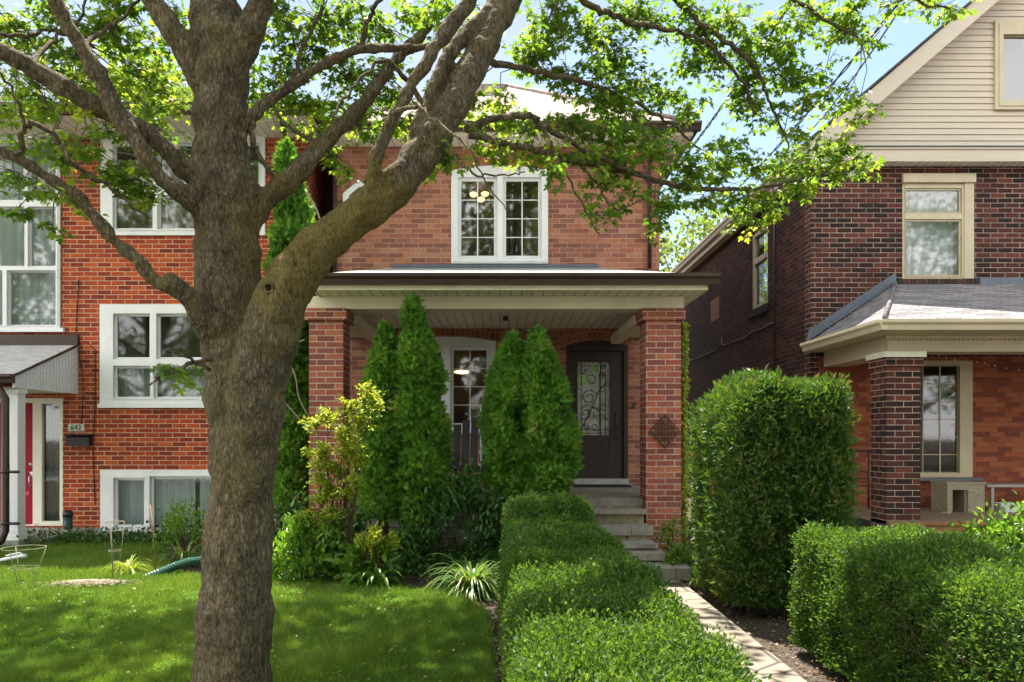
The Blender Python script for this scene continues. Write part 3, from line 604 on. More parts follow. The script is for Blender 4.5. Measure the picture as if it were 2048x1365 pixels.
# lamps lit indoors
lp = thing('chandelier', 'lit chandelier with three amber shades inside the upper window', 'ceiling lamp', P(958,392,YC+.6))
for px, py in ((947,391),(970,390),(962,401)):
    b = MB(); c = P(px, py, YC+.55); b.lathe(tuple(c), [(.02,-.03),(.055,-.01),(.065,.03),(.03,.05)], 14); b.build('shade', M['lampglow'], lp)
b = MB(); c = P(958,388,YC+.58); b.tube([c, c+Vector((0,0,.28))], .008, 6)
for px, py in ((947,389),(970,388),(962,399)): b.tube([c, P(px,py,YC+.57)], .006, 5)
b.build('stem', M['pewter'], lp)
lp = thing('pendant_lamp', 'lit amber dish lamp inside the lower window behind the cedars', 'ceiling lamp', P(922,742,YC+.6))
b = MB(); c = P(923,744,YC+.5); b.lathe(tuple(c), [(.03,-.035),(.11,-.02),(.125,.005),(.08,.02)], 20); b.build('shade', M['lampglow2'], lp)
b = MB(); b.tube([c+Vector((0,0,.02)), c+Vector((0,0,.3))], .01, 6); b.build('stem', M['pewter'], lp)

# ================================================================== left house
YL = 12.6
HL = thing('brick_house', 'red brick house on the left with tall white windows and a crimson front door', 'house', (-7, 15, 0))
LXR = PX(612, YL); LXL = -14.5; LZ = 6.245
A_ = rect(-70, 122, 272, 657, YL); B_ = rect(203, 531, 275, 472, YL); C_ = rect(202, 531, 610, 808, YL); D_ = rect(203, 531, 940, 1064, YL)
DO = rect(-60, 126, 797, 1052, YL)
w = MB(); w.plate(LXL, LXR, 0, LZ, [A_, B_, C_, D_, DO], YL, YL+.22); w.box(LXR-.22, LXR, YL+.221, 20, 0, LZ); w.box(LXL, LXL+.22, YL+.221, 20, 0, LZ); w.box(LXL, LXR, 20.001, 20.2, 0, LZ)
w.build('wall', M['brick_l'], HL)
w = MB(); w.box(LXR+.001, XL-.001, YL+1.2, YL+1.4, 0, 6.1); w.build('gap_shade_wall', mat('dark brown gap shade', (.035,.015,.012), .7, .3), HL)  # dark brown panel stands in for the shade in the gap between houses
w = MB(); w.box(LXL, LXR+.01, YL-.03, YL-.002, -.02, .1); w.build('foundation', M['concrete'], HL)
R = lambda a,b,c,d: rect(a,b,c,d,YL)
window(HL, YL, A_, [R(-60,48,292,400), R(62,112,292,400), R(-60,50,418,532), R(62,112,418,532), R(-60,6,545,650), R(20,112,545,650)], M['white'], casing=.05, sash=.022, proud=.04, sill=.07, glass='glass_hi', curtain=[(A_[0]+.1, A_[1]-.1, A_[2]+.08, A_[3]-.08)], room=.6)
window(HL, YL, B_, [R(232,305,292,380), R(321,430,292,380), R(445,517,292,380), R(232,305,396,457), R(321,430,396,457), R(445,517,396,457)], M['white'], casing=.14, sash=.03, proud=.04, sill=.0, glass='glass_hi', room=.5)
window(HL, YL, C_, [R(234,299,633,715), R(320,430,633,715), R(445,517,633,715), R(234,300,737,794), R(314,430,737,794), R(445,517,737,794)], M['white'], casing=.14, sash=.035, proud=.045, sill=.02, curtain=[(C_[0]+.1, C_[1]-.1, C_[2]+.08, PZ(728,YL))], cmat='curtain_g', room=.7, glass='glass')
window(HL, YL, D_, [R(235,288,961,1050), R(307,516,958,1056)], M['white'], casing=.14, sash=.04, proud=.045, sill=.0, curtain=[(D_[0]+.1, PX(382,YL), D_[2]+.08, D_[3]-.1), (PX(392,YL), D_[1]-.1, D_[2]+.08, D_[3]-.1)], room=.5, glass='glass')
# eaves
lx1 = PX(619, 11.7)
r = MB(); r.quad([(LXL,11.74,6.42),(lx1,11.74,6.42),(lx1-1.7,15,7.05),(LXL,15,7.05)]); r.quad([(lx1,11.74,6.42),(lx1,20.2,6.42),(lx1-1.7,17,7.05),(lx1-1.7,15,7.05)]); r.quad([(LXL,15,7.05),(lx1-1.7,15,7.05),(lx1-1.7,17,7.05),(LXL,17,7.05)])
r.build('roof', M['shingle_p'], HL)
r = MB(); r.quad([(LXL,20.1,6.245),(lx1,20.1,6.245),(lx1,11.76,6.245),(LXL,11.76,6.245)]); r.build('soffit', M['soffit'], HL)
r = MB(); r.box(LXL,lx1,11.74,11.76,6.24,6.4); r.box(lx1,lx1+.02,11.74,20.1,6.24,6.4); r.build('fascia', M['cream'], HL)
r = MB(); gutter(r, (LXL,11.739,6.39), (lx1+.1,11.739,6.39), (0,-1,0), .15, .13); gutter(r, (lx1+.021,11.74,6.39), (lx1+.021,20,6.39), (1,0,0), .15, .1)
r.tube([P(562,228,11.7), P(563,240,11.75), P(575,285,12.5), P(580,300,12.53), P(580,560,12.53)], .04, 4)
r.build('gutter', M['brown'], HL)
# canopy over the door
cx1 = -6.65; yb = YL-.003; yf = 10.95
z_b, z_t, z_f = 2.2, 2.98, 2.36
cn = MB(); cn.quad([(-10,yf,z_f+.03),(cx1+.03,yf,z_f+.03),(cx1+.03,yb,z_t),(-10,yb,z_t)]); cn.quad([(-10,yf,z_f),(-10,yb,z_t-.03),(cx1+.03,yb,z_t-.03),(cx1+.03,yf,z_f)]); 
cn.prism([(cx1+.03,yf,z_f),(cx1+.03,yb,z_t-.03),(cx1+.03,yb,z_t),(cx1+.03,yf,z_f+.03)], (.001,0,0))
cnp = cn.build('canopy', mat('canopy shingles', (.42,.41,.42), .95, .25, 10, .5, 60), HL)
c2 = MB(); c2.prism([(cx1,yf,z_b),(cx1,yb,z_b),(cx1,yb,z_t-.035),(cx1,yf,z_f-.005)], (-.03,0,0)); c2.build('side_panel', M['soffit_w'], cnp)
c2 = MB(); c2.tube([(cx1+.02,yf,z_f+.02),(cx1+.02,yb,z_t)], .02, 4); c2.build('drip_edge', M['brown'], cnp)
c2 = MB(); c2.box(-10,cx1+.02,yb-.06,yb,z_t-.02,z_t+.15); c2.build('flashing', M['brown'], cnp)
c2 = MB(); c2.quad([(-10,yb,z_b+.01),(cx1,yb,z_b+.01),(cx1,yf,z_b+.01),(-10,yf,z_b+.01)]); c2.build('soffit', M['offwhite'], cnp)
c2 = MB(); gutter(c2, (-10,yf-.002,z_f+.02), (cx1+.01,yf-.002,z_f+.02), (0,-1,0), .12, .11); 
c2.build('gutter', M['brown'], cnp)
c2 = MB(); xx = PX(14,10.9); c2.tube([(xx-.3,10.88,2.25),(xx-.1,10.86,2.2),(xx,10.86,2.05),(xx,10.86,.25),(xx-.03,10.82,.12),(xx-.12,10.75,.06)], .055, 8)
for z in (1.05,.35): c2.tube([(xx,10.86,z-.02),(xx,10.86,z+.02)], .065, 8); c2.tube([(xx,10.86,z),(xx+.2,10.84,z)], .02, 8)
c2.build('downspout', M['brown'], cnp)
c2 = MB(); px0, px1 = -6.85, -6.67; c2.box(px0,px1,11.05,11.23,.16,z_b-.01); c2.box(px0-.03,px1+.03,11.02,11.26,.1,.16); c2.box(px0-.015,px1+.015,11.035,11.245,.16,.24); c2.box(px0-.02,px1+.02,11.03,11.25,z_b-.07,z_b-.011); c2.build('canopy_post', M['white'], cnp, bevel=.006)
c2 = MB(); c2.box(px0-.06,px1+.05,10.98,11.3,-.02,.1); c2.build('post_footing', M['concrete'], cnp, bevel=.01)
c2 = MB(); c2.box(-10,-6.4,11.35,YL-.004,-.02,.1); c2.box(-6.399,-5.2,12.2,YL-.035,-.02,.05); c2.build('door_slab', M['concrete'], HL, bevel=.01)
# door
x0,x1,z0,z1 = DO
d = MB(); fr = [(PX(-40,YL),PX(66,YL),z0+.02,PZ(806,YL)), (PX(84,YL),PX(120,YL),PZ(1043,YL),PZ(808,YL))]
d.plate(x0,x1,z0,z1,fr,YL-.01,YL+.08); df = d.build('door_frame', M['offwhite'], HL, bevel=.004)
d = MB(); d.box(fr[0][0]+.005,fr[0][1]-.005,YL+.04,YL+.08,fr[0][2],fr[0][3])
for (a,b) in ((958,1000),(885,950)): d.plate(PX(-25,YL), PX(12,YL), PZ(b,YL), PZ(a,YL), [(PX(-22,YL), PX(9,YL), PZ(b-4,YL), PZ(a+4,YL))], YL+.03, YL+.0405)
dd = d.build('red_door', M['red'], HL, bevel=.004)
d = MB(); d.tube([P(-20,770+55,YL+.02),P(-5,822,YL+.02),P(6,812,YL+.02)], .012, 6); d.build('door_trim', M['red'], dd)
d = MB(); d.lathe(tuple(P(62,929,YL+.015)), [(.0,-.03),(.028,-.02),(.03,.02),(0,.03)], 12); d.box(PX(59,YL),PX(66,YL),YL+.01,YL+.039,PZ(953,YL),PZ(944,YL)); d.tube([P(62,948,YL+.02),P(58,955,YL-.03),P(58,968,YL-.03),P(61,978,YL+.02)], .009, 8); d.build('handle', M['chrome'], dd)
k = MB(); k.box(PX(55,YL),PX(61,YL),YL-.045,YL-.035,PZ(990,YL),PZ(983,YL)); tag(k.build('key_tag', mat('pink tag', (.6,.05,.12), .4)), 'small pink tag hanging from the handle of the crimson door', 'key tag')
d = MB(); s_ = fr[1]; d.quad([(s_[0],YL+.05,s_[2]),(s_[1],YL+.05,s_[2]),(s_[1],YL+.05,s_[3]),(s_[0],YL+.05,s_[3])]); d.build('sidelight_pane', M['glass'], df)
d = MB(); n=14
for i in range(n):
    f = lambda t: YL+.14+.012*math.sin(t*40); a,b = s_[0]+(s_[1]-s_[0])*i/n, s_[0]+(s_[1]-s_[0])*(i+1)/n
    d.quad([(a,f(i/n),s_[2]),(b,f((i+1)/n),s_[2]),(b,f((i+1)/n),s_[3]),(a,f(i/n),s_[3])], True)
d.build('curtain', mat('sidelight curtain', (.18,.19,.17), .9, .3, 3, stretch=(8,1,.4)), df)
mbx = thing('mailbox', 'black wall mailbox under the number plate on the red brick wall', 'mailbox', P(161,882,YL))
m_ = MB(); a = P(139,873,YL); b = P(185,892,YL); m_.prism([(a.x,YL-.003,b.z),(a.x,YL-.11,b.z),(a.x,YL-.12,a.z-.02),(a.x,YL-.06,a.z+.02),(a.x,YL-.003,a.z+.02)][::-1], (b.x-a.x,0,0)); m_.build('box', M['black'], mbx, bevel=.006)
m_ = MB(); m_.box(a.x-.01,b.x+.01,YL-.13,YL-.1,a.z-.04,a.z-.03); m_.box(a.x-.01,b.x+.01,YL-.125,YL-.003,a.z+.02,a.z+.028); m_.build('lid', M['black'], mbx, bevel=.003)
for px in (146,176): m_ = MB(); c = P(px,897,YL-.03); m_.tube([c+Vector((0,0,.04)),c,c+Vector((.015,-.03,-.02)),c+Vector((.02,-.05,.01))], .007, 6); m_.build('newspaper_hook', M['iron'], mbx)
npl = MB(); a = P(138,863,YL); b = P(170,849,YL); npl.box(a.x,b.x,YL-.03,YL-.002,a.z,b.z)
npo = npl.build('number_plate', mat('pale green plate', (.5,.52,.43), .6, .2, 30, .1), None, bevel=.005); tag(npo, 'small pale house number plate fixed above the black mailbox', 'number plate')
def digits(txt, loc, size, parent, m_, name='digit', ext=.003, rotz=0):
    cu = bpy.data.curves.new(name, 'FONT'); cu.body = txt; cu.size = size; cu.extrude = ext; cu.align_x = 'CENTER'; cu.align_y = 'CENTER'
    o = bpy.data.objects.new(name, cu); dg_ = bpy.context.evaluated_depsgraph_get(); COL.objects.link(o); dg_.update()
    me = bpy.data.meshes.new_from_object(o.evaluated_get(bpy.context.evaluated_depsgraph_get())); COL.objects.unlink(o); bpy.data.objects.remove(o)
    T = Matrix.Translation(loc) @ Matrix.Rotation(rotz, 4, 'Z') @ Matrix.Rotation(math.pi/2, 4, 'X'); me.transform(T); me.materials.clear(); me.materials.append(m_)
    ob = bpy.data.objects.new(name, me); link(ob, parent); return ob
digits('642', P(154,856,YL) + Vector((0,-.034,0)), .115, npo, M['black'], 'house_number')
bo = thing('vent_pipe', 'dark green capped standpipe beside the red brick wall near the door', 'pipe', (PX(136,12.3),12.35,0))
m_ = MB(); m_.lathe((PX(136,12.35),12.35,.0), [(.065,0),(.065,.3)], 18); m_.build('pipe', M['green_pipe'] if False else mat('dark teal plastic', (.012,.04,.045), .4), bo)
m_ = MB(); m_.lathe((PX(136,12.35),12.35,.301), [(.075,0),(.078,.04),(.06,.08),(.02,.1)], 18); m_.build('cap', M['black'], bo)
for pts in ([(157,700),(159,720),(166,745),(166,790),(163,850)], [(172,683),(190,700),(190,800),(186,900),(190,1010)], [(157,560),(154,610),(152,680)]):
    m_ = MB(); m_.tube([P(x,y,YL-.012) for x,y in pts], .007, 6)
    tag(m_.build('wall_cable', M['wire']), {0:'short dark cable dropping from the canopy to the number plate',1:'long dark cable running down the red wall right of the mailbox',2:'thin dark cable on the red wall above the canopy'}[[157,172,157].index(pts[0][0]) if pts[0][1]!=560 else 2], 'cable')
# garden bits
def cage(px, py, r, h, label):
    c = G(px, py); t_ = MB()
    t_.tube([c+Vector((r*math.cos(i*.35), r*math.sin(i*.35), h)) for i in range(19)], .004, 5)
    t_.tube([c+Vector((r*.7*math.cos(i*.35), r*.7*math.sin(i*.35), h*.5)) for i in range(19)], .003, 5)
    for k in range(3): a = k*2.09+.4; t_.tube([c+Vector((r*math.cos(a),r*math.sin(a),h)), c+Vector((r*.35*math.cos(a),r*.35*math.sin(a),0))], .004, 5)
    return tag(t_.build('plant_cage', M['rustwire']), label, 'plant cage')
cage(48, 1175, .2, .40, 'wire plant cage standing on the lawn in front of the white canopy post')
cage(230, 1160, .09, .62, 'tall thin wire plant cage left of the yellow lily clump')
m_ = MB(); m_.tube([G(312,1150)+Vector((0,0,0)), P(306,1060,9.0), P(300,1010,9.1)], .007, 6); tag(m_.build('garden_stake', mat('rusty stake', (.2,.09,.05), .8)), 'thin rusty stake stuck in the bed beside the green drain pipe', 'stake')
m_ = MB(); m_.tube([G(115,1185), G(116,1185)+Vector((0,0,.09))], .005, 6); tag(m_.build('garden_stake', M['iron']), 'short dark stub of a stake in the sunlit grass', 'stake')
m_ = MB(); m_.tube([P(-60,1127,9.4),P(0,1121,9.4),P(40,1113,9.4),P(53,1112,9.4)], .022, 8); m_.tube([P(12,1112,9.4),P(38,1106,9.4),P(53,1112,9.4)], .01, 6); tag(m_.build('white_pipe', M['white']), 'white plastic pipe end lying by the wire cage at the left edge', 'pipe')
pts = [P(x,y,Y_) for x,y,Y_ in ((285,1160,8.75),(320,1146,8.8),(350,1133,8.9),(375,1125,9.0),(400,1122,9.1),(450,1118,9.4),(500,1105,10.2))]
m_ = MB(); fine = []; rad = []
for i in range(len(pts)-1):
    for k in range(12): fine.append(pts[i].lerp(pts[i+1], k/12)); rad.append(.052 if k % 2 else .044)
m_.tube(fine, rad, 12, smooth=False); tag(m_.build('drain_pipe', M['green_pipe']), 'green corrugated drain pipe crossing the bed left of the maple trunk', 'drain pipe')
gp = MB(); 
for i in range(900):
    a = random.uniform(0,6.283); r_ = abs(random.gauss(0,.15)); c = G(175,1172) + Vector((r_*math.cos(a)*1.9, r_*math.sin(a)*.9, max(0,.05-.12*r_))); s_ = random.uniform(.006,.016)
    gp.box(c.x-s_,c.x+s_,c.y-s_,c.y+s_,c.z-.01,c.z+s_*.7)
struct(tag(gp.build('gravel', mat('pale gravel', (.24,.20,.15), .95, .3, 30, .4)), 'small pale heap of gravel on the lawn left of the yellow lilies', 'gravel'), 'stuff')

# ================================================================== right house
YR = 12.3
HR = thing('brick_house', 'dark brown brick house on the right with beige sided gable and tan trim', 'house', (8, 16, 0))
RX0, RX1, RZ = 4.77, 12.0, 5.67
wr = rect(1805, 1945, 366, 558, YR); wp = rect(1795, 1944, 722, 955, YR)
w = MB(); w.plate(RX0, RX1, 2.75, RZ+.32, [wr], YR, YR+.24); w.build('upper_wall', M['brick_r'], HR)
w = MB(); w.plate(RX0+.12, RX1, .44, 2.748, [wp], YR+.003, YR+.24); w.build('porch_wall', M['brick_rp'], HR)
w = MB(); w.box(RX0, RX0+.119, YR+.001, YR+.24, 0, 2.748); w.build('corner_wall', M['brick_r'], HR)
# side wall with window hole, built along Y
def side_plate(mb, xf, xb, y0, y1, z0, z1, holes):
    t_ = MB(); t_.plate(y0, y1, z0, z1, holes, 0, 1)
    b_ = len(mb.v)
    for v in t_.v: mb.v.append((xf + (xb-xf)*v[1], v[0], v[2]))
    for f in t_.f: mb.f.append(tuple(b_+i for i in f[::-1]))
    mb.sm += t_.sm; mb.rv += t_.rv
sw = (14.27, 15.2, 3.91, 5.36)
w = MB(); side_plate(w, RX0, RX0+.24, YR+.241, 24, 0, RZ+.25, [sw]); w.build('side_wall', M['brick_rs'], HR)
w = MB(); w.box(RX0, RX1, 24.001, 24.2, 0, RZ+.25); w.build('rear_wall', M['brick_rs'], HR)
R = lambda a,b,c,d: rect(a,b,c,d,YR)
wi = window(HR, YR, wr, [R(1813,1919,381,424), R(1813,1919,443,550)], M['tan'], casing=.05, sash=.03, proud=.0, curtain=[(wr[0]+.06, wr[1]-.06, wr[2]+.05, wr[3]-.05)], glass='glass_hi', room=.5)
m_ = MB(); m_.box(PX(1803,YR),PX(1948,YR),YR-.06,YR+.02,PZ(367,YR),PZ(350,YR)); m_.box(PX(1927,YR),PX(1946,YR),YR-.03,YR+.0,wr[2],wr[3]-.002); m_.build('header', M['tan'], wi, bevel=.005)
m_ = MB(); n = 19
for i in range(n): a = PX(1794,YR); b = PX(1955,YR); m_.box(a+(b-a)*(i+.06)/n, a+(b-a)*(i+.94)/n, YR-.05, YR+.01, PZ(577,YR), PZ(559.5,YR), r=random.random())
m_.build('soldier_sill', attrmat('sooty sill brick', [(0,(.02,.014,.013)),(1,(.07,.03,.025))]), wi)
window(HR, YR, wp, [R(1811,1845,733,945), R(1847,1916,733,945)], M['tan'], casing=.06, sash=.012, proud=.02, muntins=[(1,6),(2,6)], glass='glass', room=1.2)
m_ = MB(); m_.box(PX(1790,YR),PX(1960,YR),YR-.07,YR+.0,PZ(962,YR),PZ(956,YR)); m_.build('porch_window_ledge', M['flash'], HR)
# side window
m_ = MB(); y0,y1,z0,z1 = sw
side_plate(m_, RX0+.02, RX0+.1, y0, y1, z0, z1, [(y0+.09,y1-.09,z0+.07,z0+.86),(y0+.09,y1-.09,z0+.96,z1-.08)])
swo = m_.build('window', M['tan'], HR, bevel=.004)
m_ = MB(); m_.quad([(RX0+.07,y1-.05,z0+.05),(RX0+.07,y0+.05,z0+.05),(RX0+.07,y0+.05,z1-.05),(RX0+.07,y1-.05,z1-.05)]); m_.build('pane', M['glass'], swo)
m_ = MB(); m_.box(RX0+.3,RX0+.32,y0,y1,z0,z1); m_.build('curtain', M['curtain_g'], swo)
m_ = MB(); m_.box(RX0-.05,RX0+.06,y0-.08,y1+.08,z0-.14,z0-.002); m_.build('sill', mat('sooty sill', (.03,.02,.018), .9, .3), swo, bevel=.006)
m_ = MB(); m_.box(RX0-.004,RX0+.01,17.45,18.15,4.12,4.6); m_.build('bricked_patch', mat('pale brick patch', (.28,.17,.12), .9, .3, 30, .4), HR)
# gable
slope = .86; gx0 = 4.82; gz0 = 6.10
rx = lambda z: gx0 + (z - gz0) / slope
ridge_x = 8.4; ridge_z = gz0 + (ridge_x-gx0)*slope
m_ = MB(); z = 5.98; wg = rect(1986, 2120, 45, 222, YR)
while z < ridge_z - .05:
    z2 = z + .0955; xa = rx(z) + .1; xb = 2*ridge_x - xa
    if xb > xa:
        segs = [(xa, min(xb, wg[0]+.03)), (max(xa, wg[1]-.03), xb)] if (z >= wg[2]-.01 and z2 <= wg[3]+.01) else [(xa, xb)]
        for xa, xb in segs:
            if xb <= xa: continue
            m_.quad([(xa,YR-.022,z),(xb,YR-.022,z),(xb,YR-.006,z2),(xa,YR-.006,z2)]); m_.quad([(xa,YR-.006,z),(xb,YR-.006,z),(xb,YR-.022,z),(xa,YR-.022,z)])
    z = z2
m_.build('gable_siding', M['siding'], HR)
m_ = MB(); m_.prism([(RX0,YR+.8,5.92),(RX1,YR+.8,5.92),(ridge_x,YR+.8,ridge_z-.1)], (0,.1,0)); m_.build('gable_backing', M['siding'], HR)
def rk(x0, z0, x1, z1, th, yf, yb, mm, nm):
    m_ = MB(); m_.prism([(x0,yf,z0-th),(x1,yf,z1-th),(x1,yf,z1),(x0,yf,z0)], (0,yb-yf,0)); return m_.build(nm, mm, HR, bevel=.006)
x_s = 4.58; z_s = gz0 - (gx0-x_s)*slope
rk(x_s, z_s, ridge_x, ridge_z, .31, 12.0, 12.04, M['siding'], 'rake_board')
m_ = MB(); m_.prism([(ridge_x,12.0,ridge_z-.31),(12.4,12.0,ridge_z-.31-(12.4-ridge_x)*slope),(12.4,12.0,ridge_z-(12.4-ridge_x)*slope),(ridge_x,12.0,ridge_z)], (0,.04,0)); m_.build('rake_board', M['siding'], HR)
m_ = MB(); m_.prism([(x_s,12.041,z_s-.28),(ridge_x,12.041,ridge_z-.28),(ridge_x,12.041,ridge_z-.26),(x_s,12.041,z_s-.26)], (0,YR-12.041-.03,0)); m_.build('rake_soffit', M['siding'], HR)
m_ = MB(); e = .045
m_.prism([(x_s-.03,11.97,z_s+.005),(ridge_x,11.97,ridge_z+.005),(ridge_x,11.97,ridge_z+e),(x_s-.03,11.97,z_s+e)], (0,12.3,0)); m_.prism([(ridge_x,11.97,ridge_z+.005),(12.4,11.97,ridge_z+.005-(12.4-ridge_x)*slope),(12.4,11.97,ridge_z+e-(12.4-ridge_x)*slope),(ridge_x,11.97,ridge_z+e)], (0,12.3,0))
m_.build('roof', mat('dark shingles', (.07,.065,.075), .95, .3, 20, .5, 60), HR)
# side eave
m_ = MB(); m_.box(x_s+.02,x_s+.04,12.0,24.2,5.66,z_s-.0); m_.build('side_fascia', M['siding'], HR)
m_ = MB(); m_.box(x_s+.041,RX0-.002,12.04,24.2,5.665,5.685); m_.build('side_soffit', M['tan'], HR)
m_ = MB(); gutter(m_, (x_s+.019,11.98,z_s+.01), (x_s+.019,24.2,z_s+.01), (-1,0,0), .12, .11); m_.build('gutter', M['siding'], HR)
# cornice return
m_ = MB(); m_.box(x_s+.05, 12.4, 12.06, 12.085, 5.68, 5.86); m_.box(x_s+.05,12.4,12.04,12.1,5.861,5.885); m_.build('cornice_fascia', M['siding'], HR, bevel=.004)
m_ = MB(); m_.quad([(x_s+.04,YR-.002,5.685),(12.4,YR-.002,5.685),(12.4,12.06,5.685),(x_s+.04,12.06,5.685)]); m_.build('cornice_soffit', M['soffit'], HR)
m_ = MB(); m_.prism([(x_s+.05,12.03,5.89),(x_s+.05,YR-.022,6.0),(x_s+.05,YR-.022,5.89)][::-1], (8,0,0)); m_.build('cornice_shingles', mat('charcoal shingles', (.09,.095,.10), .9, .3, 6, .8, 30, stretch=(1,1,6)), HR)
# gable window
m_ = MB(); g_ = R(2004,2110,76,201)
window(HR, YR-.03, wg, [g_], M['tan'], casing=.1, sash=.02, proud=.03, glass='glass_hi', room=.5)
# porch
YPR = 10.26
fx, fy = 4.72, 9.83
hx, hz = 6.07, 3.88
m_ = MB(); m_.quad([(fx,fy,2.97),(12.4,fy,2.97),(12.4,YR-.002,hz),(hx,YR-.002,hz)]); m_.quad([(fx,YR-.002,2.97),(fx,fy,2.97),(hx,YR-.002,hz)])
rp_ = m_.build('porch_roof', M['shingle_r'], HR)
m_ = MB(); m_.tube([(fx,fy,2.985),(hx,YR-.01,hz+.015)], .03, 6); m_.build('hip_cap', M['shingle_r'], rp_)
m_ = MB(); m_.prism([(fx-.02,YR-.03,2.99),(hx,YR-.03,hz+.005),(hx,YR-.03,hz+.17),(fx+.02,YR-.03,3.17)], (0,.027,0)); m_.box(PX(1958,YR),12.4,YR-.03,YR-.003,hz-.01,hz+.09); m_.build('flashing', M['flash'], rp_)
m_ = MB(); gutter(m_, (fx-.08,fy-.001,2.96), (12.4,fy-.001,2.96), (0,-1,0), .13, .12); gutter(m_, (fx-.001,fy-.09,2.96), (fx-.001,YR-.01,2.96), (-1,0,0), .13, .12); m_.build('gutter', M['tan'], rp_)
m_ = MB(); m_.quad([(fx,YR-.002,2.83),(12.4,YR-.002,2.83),(12.4,fy,2.83),(fx,fy,2.83)]); m_.build('soffit', M['tan'], rp_)
bx0, bx1 = 4.97, 5.38
m_ = MB(); m_.box(bx0,12.4,YPR+.02,YPR+.38,2.62,2.828); m_.box(bx0,bx0+.36,YPR+.381,YR-.002,2.60,2.828); m_.box(bx0-.02,12.4,YPR,YPR+.019,2.79,2.828)
m_.build('porch_beam', M['tan'], HR, bevel=.004)
m_ = MB(); x = bx0 + .02
while x < 8: m_.box(x,x+.022,YPR-.002,YPR+.019,2.762,2.788); x += .045
m_.build('dentil_moulding', M['tan'], HR)
m_ = MB(); m_.box(4.95,5.385,YPR,YPR+.436,0,2.5); m_.box(4.93,5.41,YPR-.03,YPR+.46,2.43,2.545, r=.1); m_.build('porch_pillar', M['brick_r'], HR)
m_ = MB(); m_.box(4.9,5.44,YPR-.05,YPR+.48,2.546,2.618); m_.build('pillar_cap', M['offwhite'], HR, bevel=.006)
m_ = MB(); m_.box(4.95,12.4,10.18,YR-.002,.405,.444); m_.build('deck', M['deckgrey'], HR, bevel=.004)
m_ = MB(); m_.box(4.97,12.4,10.2,10.23,.26,.404); m_.box(4.96,12.4,10.17,10.179,.40,.446); m_.build('deck_fascia', M['wood'], HR)
m_ = MB(); m_.box(4.97,12.4,10.25,10.3,-.02,.259); m_.build('deck_skirt', M['concrete'], HR)
m_ = MB(); m_.box(PX(1850,10.1),PX(1990,10.1),10.02,10.15,.0,.25); tag(m_.build('storage_box', M['blue'], bevel=.02), 'low faded blue box behind the right hedge under the porch deck', 'box')
# railing
m_ = MB(); yb_ = 11.6; a, b = PX(1703,yb_), PX(1745,yb_)
m_.tube([P(1700,902,yb_),P(1745,902,yb_)], .014, 6); m_.tube([P(1707,902,yb_),P(1707,1018,yb_)], .012, 6); m_.tube([P(1737,902,yb_),P(1737,1018,yb_)], .012, 6)
for py in (943,957,963,972,986): m_.tube([P(1690 if py > 950 else 1707,py-3,yb_),P(1737,py+2,yb_)], .009, 6)
tag(m_.build('metal_chair', M['iron']), 'black barred metal chair on the right porch between tall hedge and brown pillar', 'chair')
# wicker cube
wk = MB(); x0,x1 = PX(1883,11.6), PX(1957,11.6); y0,y1 = 11.45, 11.85; zb,zt_ = .445,.875
wk.plate(x0,x1,zb,zt_-.03,[(x0+.075,x1-.24,zb-.01,zt_-.11)],y0,y0+.03); wk.box(x0,x0+.03,y0+.031,y1,zb,zt_-.03); wk.box(x1-.03,x1,y0+.031,y1,zb,zt_-.03); wk.box(x0,x1,y1,y1+.03,zb,zt_-.03); wk.box(x0-.01,x1+.01,y0-.012,y1+.04,zt_-.03,zt_)
wk.box(x1-.27,x1-.241,y0+.031,y1,zb,zt_-.03)
tag(wk.build('wicker_stool', M['wicker'], bevel=.012), 'bleached wicker stool with an arched opening on the right porch', 'stool')
bn = thing('bench', 'plain grey bench along the wall of the right porch beside the wicker stool', 'bench', (7.4,11.7,.444))
m_ = MB(); m_.box(PX(1962,11.7),9.2,11.55,11.95,.80,.835); m_.build('seat', M['deckgrey'] if False else mat('grey bench paint', (.33,.32,.29), .6, .2, 6, .1), bn, bevel=.006)
for x in (PX(1983,11.6), 9.1): m_ = MB(); m_.box(x-.02,x+.02,11.57,11.61,.444,.799); m_.build('leg', M['concrete'], bn)
m_ = MB(); x0,x1 = PX(1993,11.6), PX(2031,11.6); m_.plate(x0,x1,.446,.57,[],11.5,11.51); m_.box(x0,x1,11.511,11.7,.446,.455); m_.box(x0,x0+.008,11.511,11.7,.456,.57); m_.box(x1-.008,x1,11.511,11.7,.456,.57); m_.box(x0,x1,11.701,11.71,.446,.57); m_.box(x0+.1,x1-.03,11.53,11.66,.46,.56)
tag(m_.build('plastic_tub', M['plastic'], bevel=.006), 'cloudy plastic tub under the grey bench on the right porch', 'tub')
m_ = MB()
for i in range(5): a=random.uniform(0,3); c=P(1886+i*4,1027+random.uniform(-2,2),11.3); m_.tube([(c.x,c.y,.45),(c.x+.03*math.cos(a),c.y+.03*math.sin(a),.455)], .007, 6)
struct(tag(m_.build('wood_chips', mat('pale chips', (.55,.45,.28), .8)), 'few pale crumbs on the deck in front of the wicker stool', 'crumbs'), 'stuff')
sl = thing('string_lights', 'string of tiny clear bulbs hung under the right porch beam', 'string lights', P(1900,705,10.8))
m_ = MB(); pts = [P(1843,702,10.7),P(1870,707,10.75),P(1900,716,10.9),P(1935,724,11.4),P(1960,722,11.6),P(2000,733,11.8),P(2050,740,12.0),P(2100,745,12.1)]
m_.tube(pts, .003, 5); m_.tube([P(1843,702,10.6),P(1880,699,10.6),P(1935,705,10.9),P(2000,716,11.3)], .003, 5); m_.build('cord', M['iron'], sl)
m_ = MB()
for i in range(len(pts)-1):
    for k in range(2): c = pts[i].lerp(pts[i+1], (k+.5)/2); m_.lathe((c.x,c.y,c.z-.03), [(.0,0),(.009,.01),(.007,.025),(0,.03)], 6)
